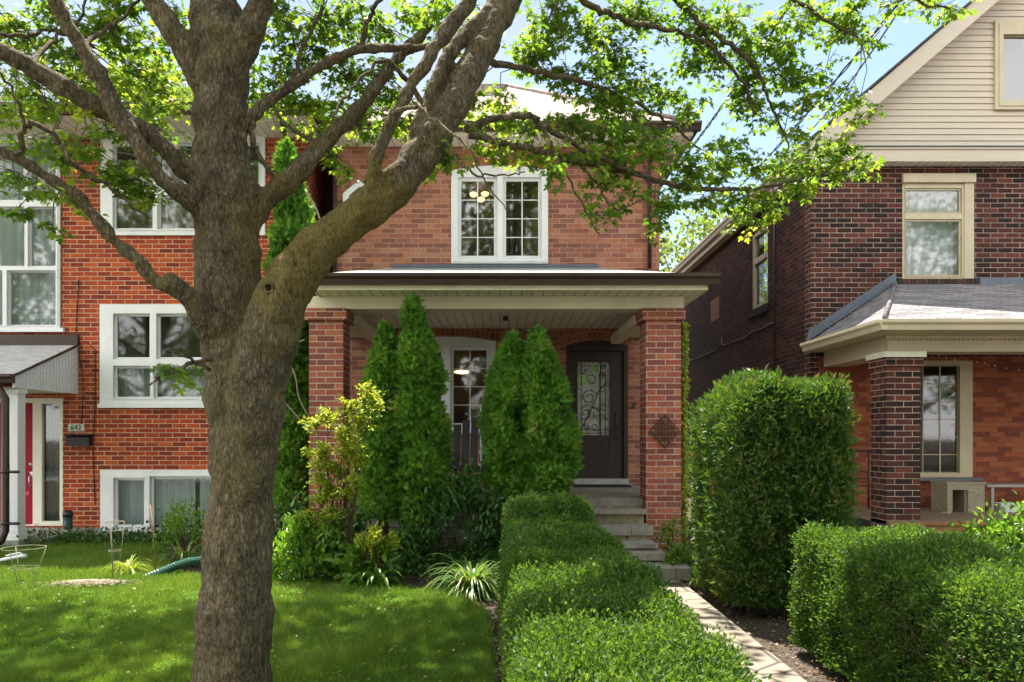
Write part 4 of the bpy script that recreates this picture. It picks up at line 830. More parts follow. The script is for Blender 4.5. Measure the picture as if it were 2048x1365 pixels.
m_.build('bulbs', mat('bulb glass', (.8,.78,.7), .15, .05), sl)
# wall cable and conduit
m_ = MB(); W_ = lambda px, py: Vector((RX0-.02, RX0*F_/(px-CX_), PZ(py, RX0*F_/(px-CX_))))
m_.tube([W_(x,y) for x,y in ((1370,726),(1400,715),(1430,702),(1441,692),(1445,674),(1446,690),(1455,690),(1475,681),(1490,676),(1505,664),(1525,658),(1540,648),(1551,645))], .012, 6)
tag(m_.build('wall_cable', mat('dusty cable', (.22,.17,.14), .8)), 'pale sagging cable crossing the shaded side wall of the right house', 'cable')
m_ = MB(); m_.tube([W_(1551,330),W_(1551,820)], .014, 6); tag(m_.build('conduit', M['wire']), 'vertical dark conduit on the side wall of the right house', 'conduit')
# power lines
def line(p0, p1, sag, n, lab, r=.009, twin=False):
    m_ = MB(); a, b = Vector(p0), Vector(p1)
    f = lambda t, o: a.lerp(b, t) + Vector((o*math.cos(t*60), 0, -sag*4*t*(1-t) + o*math.sin(t*60)))
    m_.tube([f(i/n,0 if not twin else .01) for i in range(n+1)], r, 6)
    if twin: m_.tube([f(i/n,-.012) for i in range(n+1)], r*.8, 6)
    tag(m_.build('power_line', M['wire']), lab, 'power line')
hc = P(1362, 322, 12.5)
line(P(1760,-280,5.2), hc, .10, 160, 'upper twisted power line running down to the corner of the middle house', r=.0095, twin=True)
line(P(2060,-330,5.4), P(1440,410,14.5), .16, 160, 'lower twisted power line passing in front of the tan gable board', r=.0095, twin=True)
line(P(1850,-60,6), P(1510,345,13.5), .3, 60, 'thin single wire sagging beneath the twisted power lines', r=.007)
# ================================================================== vegetation
def unit(v): return v / np.maximum(np.linalg.norm(v, axis=1, keepdims=True), 1e-9)
T_RH = (np.array([(0,0,0),(.5,.42,.16),(0,1,-.05),(-.5,.42,.16)]), np.array([(0,1,2),(0,2,3)]))
def fan(out):
    pts = [(0,.32,0)] + out; k = len(out)
    return np.array(pts, float), np.array([(0, 1+i, 1+(i+1) % k) for i in range(k)])
_h = [(.0,.0),(.12,-.04),(.44,-.06),(.26,.12),(.64,.30),(.40,.40),(.60,.66),(.24,.50),(.16,.58),(.19,.82),(.0,1.12)]
T_MAPLE = fan([(x, y, .10*abs(x) - .12*y*y) for x, y in _h] + [(-x, y, .10*abs(x) - .12*y*y) for x, y in _h[1:-1][::-1]])
_c = [(.0,.0),(.10,.25),(.46,.42),(.14,.48),(.34,.78),(.08,.75),(.0,1.15)]
T_SPRAY = fan([(x, y, .1*abs(x)) for x, y in _c] + [(-x, y, .1*abs(x)) for x, y in _c[1:-1][::-1]])
T_BLADE = (np.array([(-.5,0,0),(.5,0,0),(.16,.6,.0),(-.16,.6,0),(0,1,.12)]), np.array([(0,1,2),(0,2,3),(3,2,4)]))
T_BOX = (np.array([(0,0,0),(.5,.3,.14),(.42,.72,.16),(0,1,.02),(-.42,.72,.16),(-.5,.3,.14),(0,.5,0)]), np.array([(6,0,1),(6,1,2),(6,2,3),(6,3,4),(6,4,5),(6,5,0)]))
def leaves(name, C, D, Nn, length, width, tpl, mat_, parent=None, v=None):
    """C centres, D axis of each leaf, Nn rough normal"""
    N = len(C); D = unit(D); S = unit(np.cross(D, Nn)); Z = np.cross(S, D)
    tv, tf = tpl; length = np.broadcast_to(np.asarray(length, float), (N,)); width = np.broadcast_to(np.asarray(width, float), (N,))
    V = C[:, None, :] + tv[None, :, 0:1]*S[:, None, :]*width[:, None, None] + tv[None, :, 1:2]*D[:, None, :]*length[:, None, None] + tv[None, :, 2:3]*Z[:, None, :]*length[:, None, None]
    k = len(tv); Fc = (tf[None] + (np.arange(N)*k)[:, None, None]).reshape(-1, 3)
    if v is None: v = rng.random(N)
    return np_mesh(name, V.reshape(-1, 3), Fc, mat_, parent, np.repeat(np.clip(v, 0, 1), k))
def rsph(n):
    v = rng.normal(size=(n, 3)); return unit(v)
def lump(p, s, seed=0):
    r = np.random.default_rng(seed); o = np.zeros(len(p))
    for _ in range(5):
        k = r.normal(size=3); k /= np.linalg.norm(k); o += np.sin(p @ k * s * r.uniform(.6, 1.8) + r.uniform(0, 6.28))
    return o / 3

GREEN = {
 'maple': [(0,(.06,.125,.018)),(.5,(.12,.21,.028)),(.85,(.21,.30,.04)),(1,(.33,.36,.05))],
 'far': [(0,(.06,.11,.02)),(.5,(.12,.18,.03)),(1,(.20,.25,.05))],
 'cedar': [(0,(.03,.07,.014)),(.45,(.06,.145,.022)),(.85,(.10,.21,.03)),(.93,(.15,.13,.04)),(1,(.15,.24,.04))],
 'box': [(0,(.024,.062,.014)),(.5,(.06,.135,.022)),(.85,(.11,.20,.035)),(1,(.20,.29,.05))],
 'yellow': [(0,(.16,.26,.03)),(.5,(.28,.38,.04)),(1,(.46,.48,.07))],
 'bright': [(0,(.05,.13,.018)),(.6,(.10,.22,.03)),(1,(.19,.32,.04))],
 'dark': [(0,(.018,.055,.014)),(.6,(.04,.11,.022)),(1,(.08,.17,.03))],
 'strap': [(0,(.06,.14,.03)),(.6,(.11,.21,.04)),(1,(.26,.32,.10))],
 'grass': [(0,(.06,.14,.018)),(.5,(.12,.22,.028)),(.85,(.20,.29,.045)),(1,(.36,.35,.14))],
}
M['l_maple'] = leafmat('maple leaf', GREEN['maple'], .58, (1.85,1.8,.95))
M['l_far'] = leafmat('far leaf', GREEN['far'], .5, (2.2,1.9,.9))
M['l_cedar'] = leafmat('cedar spray', [(q, tuple(x*1.45 for x in c)) for q, c in GREEN['cedar']], .35, (2.0,1.8,.8), .6, .25)
M['l_cedar_h'] = leafmat('clipped cedar spray', [(0,(.018,.045,.010)),(.4,(.04,.095,.016)),(.70,(.08,.165,.022)),(.80,(.13,.10,.04)),(.88,(.09,.17,.03)),(1,(.17,.27,.04))], .3, (2.4,2.1,.8), .5)  # greens darkened to put the hedge's deep self-shade into the colour
M['l_box'] = leafmat('hedge leaf', GREEN['box'], .38, (2.4,2.0,.8), .5, .28)
M['l_yellow'] = leafmat('golden leaf', GREEN['yellow'], .4, (1.6,1.4,.8))
M['l_bright'] = leafmat('fresh leaf', GREEN['bright'], .4, (2,1.8,.8), .35, .45)
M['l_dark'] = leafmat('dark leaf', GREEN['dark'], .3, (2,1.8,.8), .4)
M['l_strap'] = leafmat('strap leaf', GREEN['strap'], .4, (1.8,1.6,.9), .35, .5)
M['l_grass'] = leafmat('grass blade', GREEN['grass'], .4, (1.7,1.5,.9), .5)
M['core'] = mat('inner twigs with painted shade', (.014,.022,.008), .95, .5, 14, .8, 30)  # near-black colour of the foliage core stands in for its inner shade
def barkmat():
    m, n, N, K = newmat('maple bark'); o = N('ShaderNodeOutputMaterial'); p = N('ShaderNodeBsdfPrincipled'); K(p.outputs[0], o.inputs[0]); p.inputs['Roughness'].default_value = .92; p.inputs['Specular IOR Level'].default_value = .2
    t = N('ShaderNodeTexCoord')
    def noise(sc, det, rough, st=(1,1,1), dist=0):
        mp_ = N('ShaderNodeMapping'); mp_.inputs['Scale'].default_value = st; K(t.outputs['Object'], mp_.inputs[0])
        z = N('ShaderNodeTexNoise'); z.inputs['Scale'].default_value = sc; z.inputs['Detail'].default_value = det; z.inputs['Roughness'].default_value = rough; z.inputs['Distortion'].default_value = dist; K(mp_.outputs[0], z.inputs['Vector']); return z
    a = noise(46, 9, .78, (1,1,.28), 1.2); b = noise(6, 9, .75, (1,1,.55)); c = noise(2.1, 5, .6); s = noise(75, 2, .5, (1,1,.6), .3)
    mpv = N('ShaderNodeMapping'); mpv.inputs['Scale'].default_value = (1,1,.33); K(t.outputs['Object'], mpv.inputs[0])
    dz = N('ShaderNodeVectorMath'); dz.operation='SCALE'; dz.inputs['Scale'].default_value=.06; K(b.outputs['Color'], dz.inputs[0])
    dv = N('ShaderNodeVectorMath'); dv.operation='ADD'; K(mpv.outputs[0], dv.inputs[0]); K(dz.outputs[0], dv.inputs[1])
    vo = N('ShaderNodeTexVoronoi'); vo.feature='DISTANCE_TO_EDGE'; vo.inputs['Scale'].default_value=58; K(dv.outputs[0], vo.inputs['Vector'])
    vr = ramp(n, [(.0,(.38,.36,.33)),(.10,(.85,.84,.82)),(.3,(1.12,1.1,1.06))]); K(vo.outputs['Distance'], vr.inputs[0])
    r1 = ramp(n, [(.33,(.085,.066,.042)),(.44,(.24,.20,.13)),(.53,(.37,.315,.215)),(.62,(.50,.435,.31)),(.72,(.68,.62,.47))]); K(a.outputs['Fac'], r1.inputs[0])
    r2 = ramp(n, [(.32,(.5,.49,.47)),(.66,(1.3,1.26,1.16))]); K(b.outputs['Fac'], r2.inputs[0])
    m1 = N('ShaderNodeMix'); m1.data_type='RGBA'; m1.blend_type='MULTIPLY'; m1.inputs['Factor'].default_value=1; K(r1.outputs[0], m1.inputs['A']); K(r2.outputs[0], m1.inputs['B'])
    mv = N('ShaderNodeMix'); mv.data_type='RGBA'; mv.blend_type='MULTIPLY'; mv.inputs['Factor'].default_value=.6; K(m1.outputs['Result'], mv.inputs['A']); K(vr.outputs[0], mv.inputs['B']); m1 = mv
    r3 = ramp(n, [(.46,(0,0,0)),(.62,(.62,.62,.62))]); K(c.outputs['Fac'], r3.inputs[0])
    r3b = ramp(n, [(.42,(0,0,0)),(.6,(1,1,1))]); K(b.outputs['Fac'], r3b.inputs[0])
    m0 = N('ShaderNodeMix'); m0.data_type='RGBA'; m0.blend_type='MULTIPLY'; m0.inputs['Factor'].default_value=1; K(r3.outputs[0], m0.inputs['A']); K(r3b.outputs[0], m0.inputs['B'])
    m2 = N('ShaderNodeMix'); m2.data_type='RGBA'; K(m0.outputs['Result'], m2.inputs['Factor']); K(m1.outputs['Result'], m2.inputs['A']); m2.inputs['B'].default_value=(.24,.22,.06,1)
    r4 = ramp(n, [(.70,(0,0,0)),(.74,(.6,.6,.6))]); K(s.outputs['Fac'], r4.inputs[0])
    m3 = N('ShaderNodeMix'); m3.data_type='RGBA'; K(r4.outputs[0], m3.inputs['Factor']); K(m2.outputs['Result'], m3.inputs['A']); m3.inputs['B'].default_value=(.42,.40,.32,1)
    # lichen patch round the fork of the big limb (world position)
    sv = N('ShaderNodeVectorMath'); sv.operation='DISTANCE'; K(t.outputs['Object'], sv.inputs[0]); sv.inputs[1].default_value = tuple(P(655,470,4.15))
    ma = N('ShaderNodeMath'); ma.operation='MULTIPLY_ADD'; K(b.outputs['Fac'], ma.inputs[0]); ma.inputs[1].default_value=-.85; K(sv.outputs['Value'], ma.inputs[2])
    r5a = ramp(n, [(.0,(.75,.75,.75)),(.16,(0,0,0))]); K(ma.outputs[0], r5a.inputs[0])
    r5b = ramp(n, [(.40,(.1,.1,.1)),(.56,(1,1,1))]); K(a.outputs['Fac'], r5b.inputs[0])
    r5 = N('ShaderNodeMix'); r5.data_type='RGBA'; r5.blend_type='MULTIPLY'; r5.inputs['Factor'].default_value=1; K(r5a.outputs[0], r5.inputs['A']); K(r5b.outputs[0], r5.inputs['B'])
    m4 = N('ShaderNodeMix'); m4.data_type='RGBA'; K(r5.outputs['Result'], m4.inputs['Factor']); K(m3.outputs['Result'], m4.inputs['A']); m4.inputs['B'].default_value=(.34,.27,.035,1)
    K(m4.outputs['Result'], p.inputs['Base Color'])
    ad = N('ShaderNodeMath'); ad.operation='MULTIPLY_ADD'; K(b.outputs['Fac'], ad.inputs[0]); ad.inputs[1].default_value=1.2; K(a.outputs['Fac'], ad.inputs[2])
    bp = N('ShaderNodeBump'); bp.inputs['Strength'].default_value=1; bp.inputs['Distance'].default_value=.05; av = N('ShaderNodeMath'); av.operation='MULTIPLY_ADD'; K(vr.outputs[0], av.inputs[0]); av.inputs[1].default_value=.7; K(ad.outputs[0], av.inputs[2]); K(av.outputs[0], bp.inputs['Height']); K(bp.outputs[0], p.inputs['Normal'])
    return m
M['bark'] = barkmat()
M['twig'] = mat('twig bark', (.10,.085,.06), .9, .35, 20, .4)
M['stem'] = mat('brown stems', (.09,.06,.035), .9, .35, 20, .3)

def cr(pts, rad, k=8):
    """Catmull-Rom through 3D points with radii"""
    P_ = [Vector(p) for p in pts]; out = []; ro = []
    for i in range(len(P_)-1):
        a, b, c, d = P_[max(i-1,0)], P_[i], P_[i+1], P_[min(i+2,len(P_)-1)]
        for j in range(k):
            t = j/k; out.append(.5*((2*b)+(c-a)*t+(2*a-5*b+4*c-d)*t*t+(3*b-a-3*c+d)*t*t*t)); ro.append(rad[i]*(1-t)+rad[i+1]*t)
    out.append(P_[-1]); ro.append(rad[-1]); return out, ro
# ------------------------------------------------------------------ the street maple
MT = thing('maple_tree', 'large forked maple with mossy grey bark standing in the front lawn', 'tree', (-1.5, 4.35, 0))
BIG = [  # (px, py, depth, radius in px)
 [(462,1540,4.35,90),(464,1365,4.35,80),(474,1150,4.35,67),(486,900,4.35,64),(478,760,4.35,68),(460,600,4.38,63),(455,480,4.4,64),(452,390,4.4,65),(442,290,4.4,54),(440,190,4.4,51),(443,90,4.42,62),(428,0,4.45,46),(412,-110,4.5,42),(405,-300,4.6,36)],
 [(500,1080,4.33,8),(503,1010,4.28,26),(508,940,4.24,40),(511,860,4.21,52),(514,780,4.2,58),(536,685,4.19,58),(563,600,4.2,54),(612,522,4.25,46),(690,452,4.27,39),(775,388,4.3,38),(840,318,4.36,35),(890,240,4.42,32),(935,155,4.5,29),(985,60,4.6,26),(1030,-50,4.75,30),(1080,-260,5.0,26)],
 [(440,170,4.4,40),(485,90,4.36,32),(515,30,4.33,25),(545,-60,4.3,22),(580,-220,4.3,18)],
 [(425,190,4.38,36),(372,105,4.33,25),(332,40,4.3,21),(300,-5,4.28,19),(250,-90,4.2,17)],
 [(440,330,4.4,40),(395,355,4.35,28),(345,310,4.25,19),(295,268,4.2,18),(220,225,4.15,19),(140,183,4.1,18),(60,135,4.05,17),(0,105,4.0,16),(-90,60,3.95,15),(-220,-20,3.9,13)],
 [(440,450,4.35,40),(400,415,4.28,26),(360,385,4.2,18),(318,352,4.15,16),(268,275,4.1,17),(232,222,4.08,17),(205,165,4.05,16),(165,98,4.0,15),(124,28,3.95,16),(85,-60,3.9,15),(40,-200,3.9,13)],
 [(445,690,4.3,36),(415,655,4.22,26),(388,605,4.15,21),(352,574,4.1,20),(315,568,4.08,15),(282,528,4.05,14),(240,492,4.02,13),(205,452,4.0,13),(160,398,3.97,13),(110,366,3.94,12),(40,320,3.9,11),(0,303,3.88,11),(-70,265,3.8,10)],
 [(480,455,4.4,38),(530,400,4.45,24),(588,352,4.5,20),(650,285,4.6,17),(724,210,4.7,14),(786,125,4.8,12),(845,70,4.9,11),(867,10,5.0,9),(900,-80,5.1,8)],
 [(455,250,4.4,26),(497,236,4.42,14),(525,210,4.45,11),(586,170,4.5,11),(640,132,4.55,10),(724,99,4.6,9),(800,97,4.7,9),(860,92,4.75,7),(905,80,4.8,5)],
 [(725,425,4.28,30),(740,383,4.22,16),(750,322,4.2,14),(786,236,4.2,13),(845,136,4.22,14),(896,58,4.25,15),(940,0,4.3,15),(985,-90,4.35,13)],
 [(800,372,4.32,34),(826,300,4.38,19),(850,222,4.42,15),(868,176,4.45,15),(895,120,4.5,14),(928,72,4.55,14),(968,30,4.6,12),(1010,-30,4.7,11)],
]
tb_ = MB()
for L_ in BIG:
    pts, rr = cr([P(a,b,Y) for a,b,Y,r in L_], [r*Y/F_ for a,b,Y,r in L_], 10)
    rr = [r*(1 + .035*math.sin(i*.9)+.03*math.sin(i*.37+1)) for i, r in enumerate(rr)]
    tb_.tube(pts, rr, 20)
# knots, pruning scars, root flare
def knot(px, py, Y, r): 
    c = P(px,py,Y); tb_.tube([c+Vector((0,.05,0)), c+Vector((0,-.01,0))], r*Y/F_, 12)
for a in range(0):
    an = a*.9; c = P(462,1540,4.35); c.z = 0
    tb_.tube([(c.x+.16*math.cos(an),c.y+.16*math.sin(an),.42),(c.x+.25*math.cos(an),c.y+.25*math.sin(an),.12),(c.x+.42*math.cos(an),c.y+.42*math.sin(an),-.05)], [.09,.085,.05], 10)
for px,py,Y,r in ((340,560,4.07,14),(390,330,4.27,17),(378,350,4.3,16),(430,650,4.18,22)): knot(px,py,Y,r)
trunk = tb_.build('trunk', M['bark'], MT)
m_ = trunk.modifiers.new('fuse', 'REMESH'); m_.mode = 'VOXEL'; m_.voxel_size = .0125; m_.use_smooth_shade = True
m_ = trunk.modifiers.new('smooth', 'SMOOTH'); m_.factor = .5; m_.iterations = 3
tx = bpy.data.textures.new('bark lumps', 'CLOUDS'); tx.noise_scale = .09; tx.noise_depth = 3
m_ = trunk.modifiers.new('lumps', 'DISPLACE'); m_.texture = tx; m_.strength = .042; m_.mid_level = .5; m_.texture_coords = 'LOCAL'
kn = MB(); c = P(537,576,4.07)
kn.tube([c+Vector((.022*math.cos(i*.4),-.0+.004*math.sin(i),.024*math.sin(i*.4))) for i in range(17)], .008, 6, cap=False); kn.build('pruning_scar', M['bark'], trunk)
kn = MB(); kn.lathe(tuple(c+Vector((0,.01,-.0))), [(0,-.02),(.018,-.012),(.022,0),(.018,.012),(0,.02)], 12, squash=(1,.4)); kn.build('knot_hole', mat('dark hollow', (.015,.01,.007), .95), trunk)

# thin branches: list of (px,py,Y,rpx)
THIN = [
 [(937,271,4.42,8),(1043,293,4.6,7),(1153,322,4.8,6),(1263,348,5.0,6),(1360,372,5.2,5),(1457,381,5.4,4),(1530,374,5.6,3),(1600,362,5.8,2)],
 [(935,258,4.42,9),(988,238,4.5,7),(1058,230,4.6,6),(1085,252,4.65,6),(1153,293,4.75,5.5),(1230,330,4.9,5),(1263,346,5.0,4)],
 [(960,120,4.5,9),(1010,128,4.6,7),(1080,143,4.8,6),(1171,165,5.0,5),(1263,205,5.2,4),(1330,240,5.4,3),(1400,300,5.6,2)],
 [(1050,-160,4.9,10),(1171,0,5.0,7),(1226,29,5.1,6),(1300,52,5.2,5),(1345,62,5.25,4),(1413,90,5.3,3.5),(1480,160,5.4,3),(1510,230,5.5,2)],
 [(1100,-200,5.0,10),(1280,-70,5.1,8),(1358,2,5.2,6),(1388,33,5.25,5),(1460,90,5.3,5),(1501,125,5.35,4),(1520,150,5.4,4),(1534,190,5.45,3),(1556,245,5.5,2.5),(1580,300,5.6,1.5)],
 [(1388,33,5.25,4),(1440,110,5.5,3),(1490,150,5.7,2),(1540,165,5.9,1.5)],
 [(1280,-70,5.1,7),(1500,-60,5.3,6),(1600,5,5.4,4),(1680,60,5.5,3),(1740,85,5.6,1.5)],
 [(1500,-60,5.3,5),(1700,-60,5.5,4),(1830,0,5.7,3),(1900,15,5.8,1.5)],
 [(850,222,4.42,6),(805,150,4.3,5),(760,125,4.2,4),(700,180,4.1,3),(660,240,4.0,2)],
 [(724,99,4.6,6),(735,40,4.5,5),(760,0,4.4,4),(800,-60,4.4,4)],
 [(505,240,4.4,7),(506,290,4.42,6),(540,345,4.44,6),(575,368,4.45,8)],
 [(37,318,3.9,7),(48,255,3.85,5),(100,262,3.85,5),(150,330,3.9,5),(205,365,3.95,4),(250,400,4.0,3),(300,440,4.1,2)],
 [(48,255,3.85,4),(30,190,3.8,3),(-20,130,3.7,2.5)],
 [(165,98,4.0,6),(210,60,4.2,4),(260,20,4.3,3),(290,-40,4.3,3)],
 [(60,135,4.05,6),(110,80,4.3,4),(160,40,4.4,3),(180,-40,4.4,2)],
 [(0,70,4.3,4),(60,72,4.4,4),(100,60,4.4,3),(150,75,4.5,2)],
 [(586,170,4.5,6),(600,100,4.6,4),(640,30,4.6,4),(660,-50,4.6,3)],
 [(650,285,4.6,6),(600,270,4.7,4),(560,240,4.8,3),(545,200,4.9,2)],
 [(786,236,4.2,6),(830,215,4.0,4),(870,240,3.9,3),(930,290,3.8,2.5),(970,360,3.8,1.6),(1010,420,3.8,1)],
 [(870,235,4.42,5),(900,300,4.3,3),(945,345,4.2,2.4),(1000,350,4.2,1.8),(1050,345,4.2,1.2)],
 [(1085,252,4.65,4),(1120,330,4.6,2.5),(1160,400,4.6,2),(1200,470,4.6,1.3)],
 [(1153,322,4.8,3.5),(1200,380,4.8,2.3),(1230,420,4.8,2),(1290,400,4.8,1.4)],
 [(420,720,4.1,5),(360,735,3.9,4),(330,750,3.8,3),(300,770,3.7,1.8)],
 [(420,740,4.1,4),(370,715,3.9,3),(330,700,3.8,2)],
]
bt = MB(); nodes = []
for L_ in BIG[1:]:
    pts, rr = cr([P(a,b,Y) for a,b,Y,r in L_], [r*Y/F_ for a,b,Y,r in L_], 4); nodes += [p for p, r in zip(pts, rr) if r < .075]
for L_ in THIN:
    pts, rr = cr([P(a,b,Y) for a,b,Y,r in L_], [r*Y/F_ for a,b,Y,r in L_], 6)
    pts = [p + Vector((random.gauss(0,.006),random.gauss(0,.01),random.gauss(0,.006))) if i else p for i, p in enumerate(pts)]
    bt = MB(); bt.tube(pts, rr, 8); nodes += pts; bt.build('branch', M['bark'], MT)
# leaf blobs: (px,py,rx,ry,depth,density, bias to yellow)
BL = [
 (30,60,70,55,4.6,1,.2),(110,30,60,35,4.5,.9,0),(60,170,60,40,4.7,.8,.4),(150,120,60,50,4.9,1,.3),(230,60,55,45,4.6,1,.1),(200,185,60,30,4.6,.9,.4),(280,140,55,50,5.2,1,.3),(330,90,40,40,5.0,.7,.2),(240,20,50,25,4.6,1,0),(350,20,30,25,4.8,.7,0),(340,200,40,35,5.4,1,.5),(290,225,50,25,5.4,.9,.5),(30,230,45,20,4.4,.6,.5),(100,220,60,22,4.6,.7,.6),
 (560,40,40,45,4.9,1,0),(610,110,55,45,4.9,1,.1),(560,140,45,45,5.0,1,.1),(640,40,60,40,4.8,1,.1),(520,190,25,35,5.2,.6,.2),(590,210,60,30,5.0,.9,.3),(700,40,50,35,4.8,1,0),(690,150,50,40,4.9,1,.2),(760,60,50,40,5.0,1,.1),(760,170,45,40,4.9,1,.2),(650,210,50,30,5.0,.9,.4),(710,250,55,20,4.9,.9,.4),(800,250,45,25,4.9,.9,.4),(820,30,40,30,5.0,1,.1),(900,170,40,40,4.9,.9,.5),(920,30,50,35,4.9,1,.4),(870,20,30,25,4.8,1,.1),(940,220,40,25,4.9,.8,.7),(990,20,20,20,5,.7,.6),(620,255,40,14,5,.6,.5),(740,215,40,25,5.2,.8,.3),(860,245,40,16,5,.8,.5),
 (100,290,80,22,4.2,.8,.3),(220,270,70,25,4.4,.8,.3),(320,260,45,25,4.6,.6,.3),(40,370,50,18,4.0,.8,.1),(30,350,30,14,4.1,.7,.1),(240,345,55,26,4.2,1,.1),(280,385,45,25,4.3,.8,.1),(30,425,30,10,4.0,.5,0),(150,300,50,15,4.3,.7,.3),(160,420,12,26,4.1,.5,.8),(105,462,14,14,4.1,.5,.2),(340,300,30,18,4.6,.4,.2),
 (1090,50,45,50,5.1,1,0),(1060,110,40,40,5.0,1,0),(1130,150,55,30,5.1,1,.1),(1110,20,40,20,5.2,.8,0),(1180,60,50,40,5.3,1,0),(1230,110,50,40,5.3,1,.1),(1200,180,50,40,5.2,1,.1),(1280,170,50,40,5.4,1,.1),(1300,40,50,40,5.4,.9,0),(1260,20,40,25,5.3,1,0),(1240,225,60,30,5.3,1,.1),(1330,190,35,35,5.5,.7,.1),(1375,215,35,28,5.6,1,.2),(1400,70,55,45,5.4,1,.1),(1380,130,30,30,5.4,.6,.1),(1460,40,45,35,5.4,1,.1),(1440,120,50,35,5.5,1,.1),(1500,100,40,40,5.5,1,.1),(1490,170,45,35,5.6,1,.1),(1550,60,50,35,5.5,1,.2),(1570,90,40,25,5.6,.9,.1),(1560,150,40,30,5.6,1,.1),(1510,210,45,30,5.6,1,.1),(1620,30,50,30,5.6,1,.2),(1680,60,45,35,5.7,1,.2),(1740,85,30,18,5.8,1,.3),(1700,20,40,20,5.6,1,.2),(1600,160,35,25,5.6,1,.1),(1650,145,30,20,5.6,.9,.2),(1625,195,55,18,5.6,1,.1),(1690,205,45,28,5.7,1,.6),(1560,230,40,18,5.6,.9,.1),(1780,10,45,14,5.8,1,.2),(1880,12,50,14,5.9,1,.3),(1900,30,20,10,5.9,.8,.4),(1830,-5,40,10,5.8,1,.2),(1370,20,30,20,5.3,.8,0),(1710,240,30,12,5.7,.7,.7),(1600,265,30,18,5.6,.7,.1),
 (1020,240,40,20,4.8,.7,.5),(1000,200,25,22,4.8,.8,.6),(1130,240,60,16,4.9,.9,.3),(1180,270,60,20,5,1,.2),(1250,270,50,25,5.1,.9,.2),(1310,260,40,18,5.2,.8,.2),(1060,260,35,14,4.8,.6,.2),(960,290,50,14,4.6,.6,.5),(1000,310,50,14,4.7,.7,.4),(1080,300,50,18,4.7,.7,.4),(1160,310,50,18,4.8,.9,.3),(1230,310,50,22,5.0,1,.2),(1300,300,40,22,5.1,.9,.3),(1100,345,25,12,4.6,.9,0),(1200,360,45,14,4.9,.6,.2),(1260,385,50,18,5,.7,.2),(1320,400,40,18,5.1,.7,.2),(1210,430,28,14,4.8,.8,.1),(1320,440,20,30,5.1,.9,0),(900,320,45,14,4.5,.6,.5),(840,320,30,16,4.5,.5,.4),(700,350,30,20,4.8,.3,.4),(660,320,25,14,4.9,.7,.5),(1240,345,40,18,5,.9,.1),(1180,400,24,10,4.8,.5,.1),
 (1380,330,45,25,5.3,1,.1),(1440,300,45,25,5.5,1,.1),(1430,360,50,25,5.5,1,.2),(1500,330,50,25,5.6,1,.2),(1560,340,50,28,5.7,1,.2),(1620,310,50,25,5.8,1,.2),(1590,380,45,20,5.7,1,.3),(1680,320,40,24,5.9,1,.3),(1735,335,30,22,6,1,.4),(1530,400,50,25,5.7,1,.3),(1470,410,45,22,5.6,1,.2),(1400,400,45,22,5.4,.9,.2),(1360,370,30,18,5.3,.9,.1),(1490,445,30,18,5.7,.9,.6),(1540,430,25,14,5.7,.9,.6),(1650,350,40,14,5.9,.9,.3),(1350,300,25,14,5.2,.7,.1),(1700,300,35,14,5.8,.8,.3),(1430,335,40,14,5.5,.8,.1),(1660,285,30,12,5.8,.7,.4),
 (360,740,35,30,3.9,.35,.2),
]
Cc = []; Dd = []; Nn = []; Ll = []; Vv = []; tw = MB()
nd = np.array([tuple(p) for p in nodes])
for (px, py, rx_, ry_, Y0, dens, yb_) in BL:
    c = P(px, py, Y0); d2 = ((nd - np.array(c))**2).sum(1); q0 = Vector(nd[int(d2.argmin())])
    rxm, rzm = rx_*Y0/F_, ry_*Y0/F_; rym = max(.18, (rxm+rzm)*.5)
    mid = q0.lerp(c, .5) + Vector((random.gauss(0,.04), random.gauss(0,.05), .04))
    dist = (c-q0).length
    if dist > .05: tw.tube([q0, mid, c], [.0035+.002*dist, .003, .002], 5, cap=False)
    dens *= .82 if px < 1000 else 1.0
    n = int(dens * rx_ * ry_ * math.pi / 165) + 3
    for _ in range(n):
        u = Vector((random.gauss(0,.5), random.gauss(0,.6), random.gauss(0,.5)))
        w_ = c + Vector((u.x*rxm, u.y*rym, u.z*rzm))
        st_ = c.lerp(w_, random.uniform(0,.3)) if random.random() < .6 else q0.lerp(c, random.uniform(.4,1))
        tw.tube([st_, st_.lerp(w_,.5)+Vector((0,0,.015)), w_], [.0022,.0018,.0012], 4, cap=False)
        k = random.randint(5, 9); a0 = random.uniform(0, 6.28); pn = Vector((random.gauss(0,.35), random.gauss(0,.35), 1)).normalized(); vb = random.gauss(.36+.55*yb_, .2)
        for j in range(k):
            a = a0 + j*6.283/k + random.gauss(0,.3); dr_ = Vector((math.cos(a), math.sin(a), 0)); dr_ = (dr_ - pn*dr_.dot(pn)*.8 + Vector((0,0,-.45+random.gauss(0,.2)))).normalized()
            pet = random.uniform(.015,.05); Cc.append(w_ + dr_*pet); Dd.append(dr_); Nn.append(pn + Vector((random.gauss(0,.35),random.gauss(0,.35),random.gauss(0,.2)))); Ll.append(random.triangular(.018,.054,.034)); Vv.append(vb + random.gauss(0,.12))
print('maple leaves', len(Cc))
leaves('foliage', np.array(Cc), np.array(Dd), np.array(Nn), np.array(Ll), np.array(Ll)*1.05, T_MAPLE, M['l_maple'], MT, np.array(Vv))
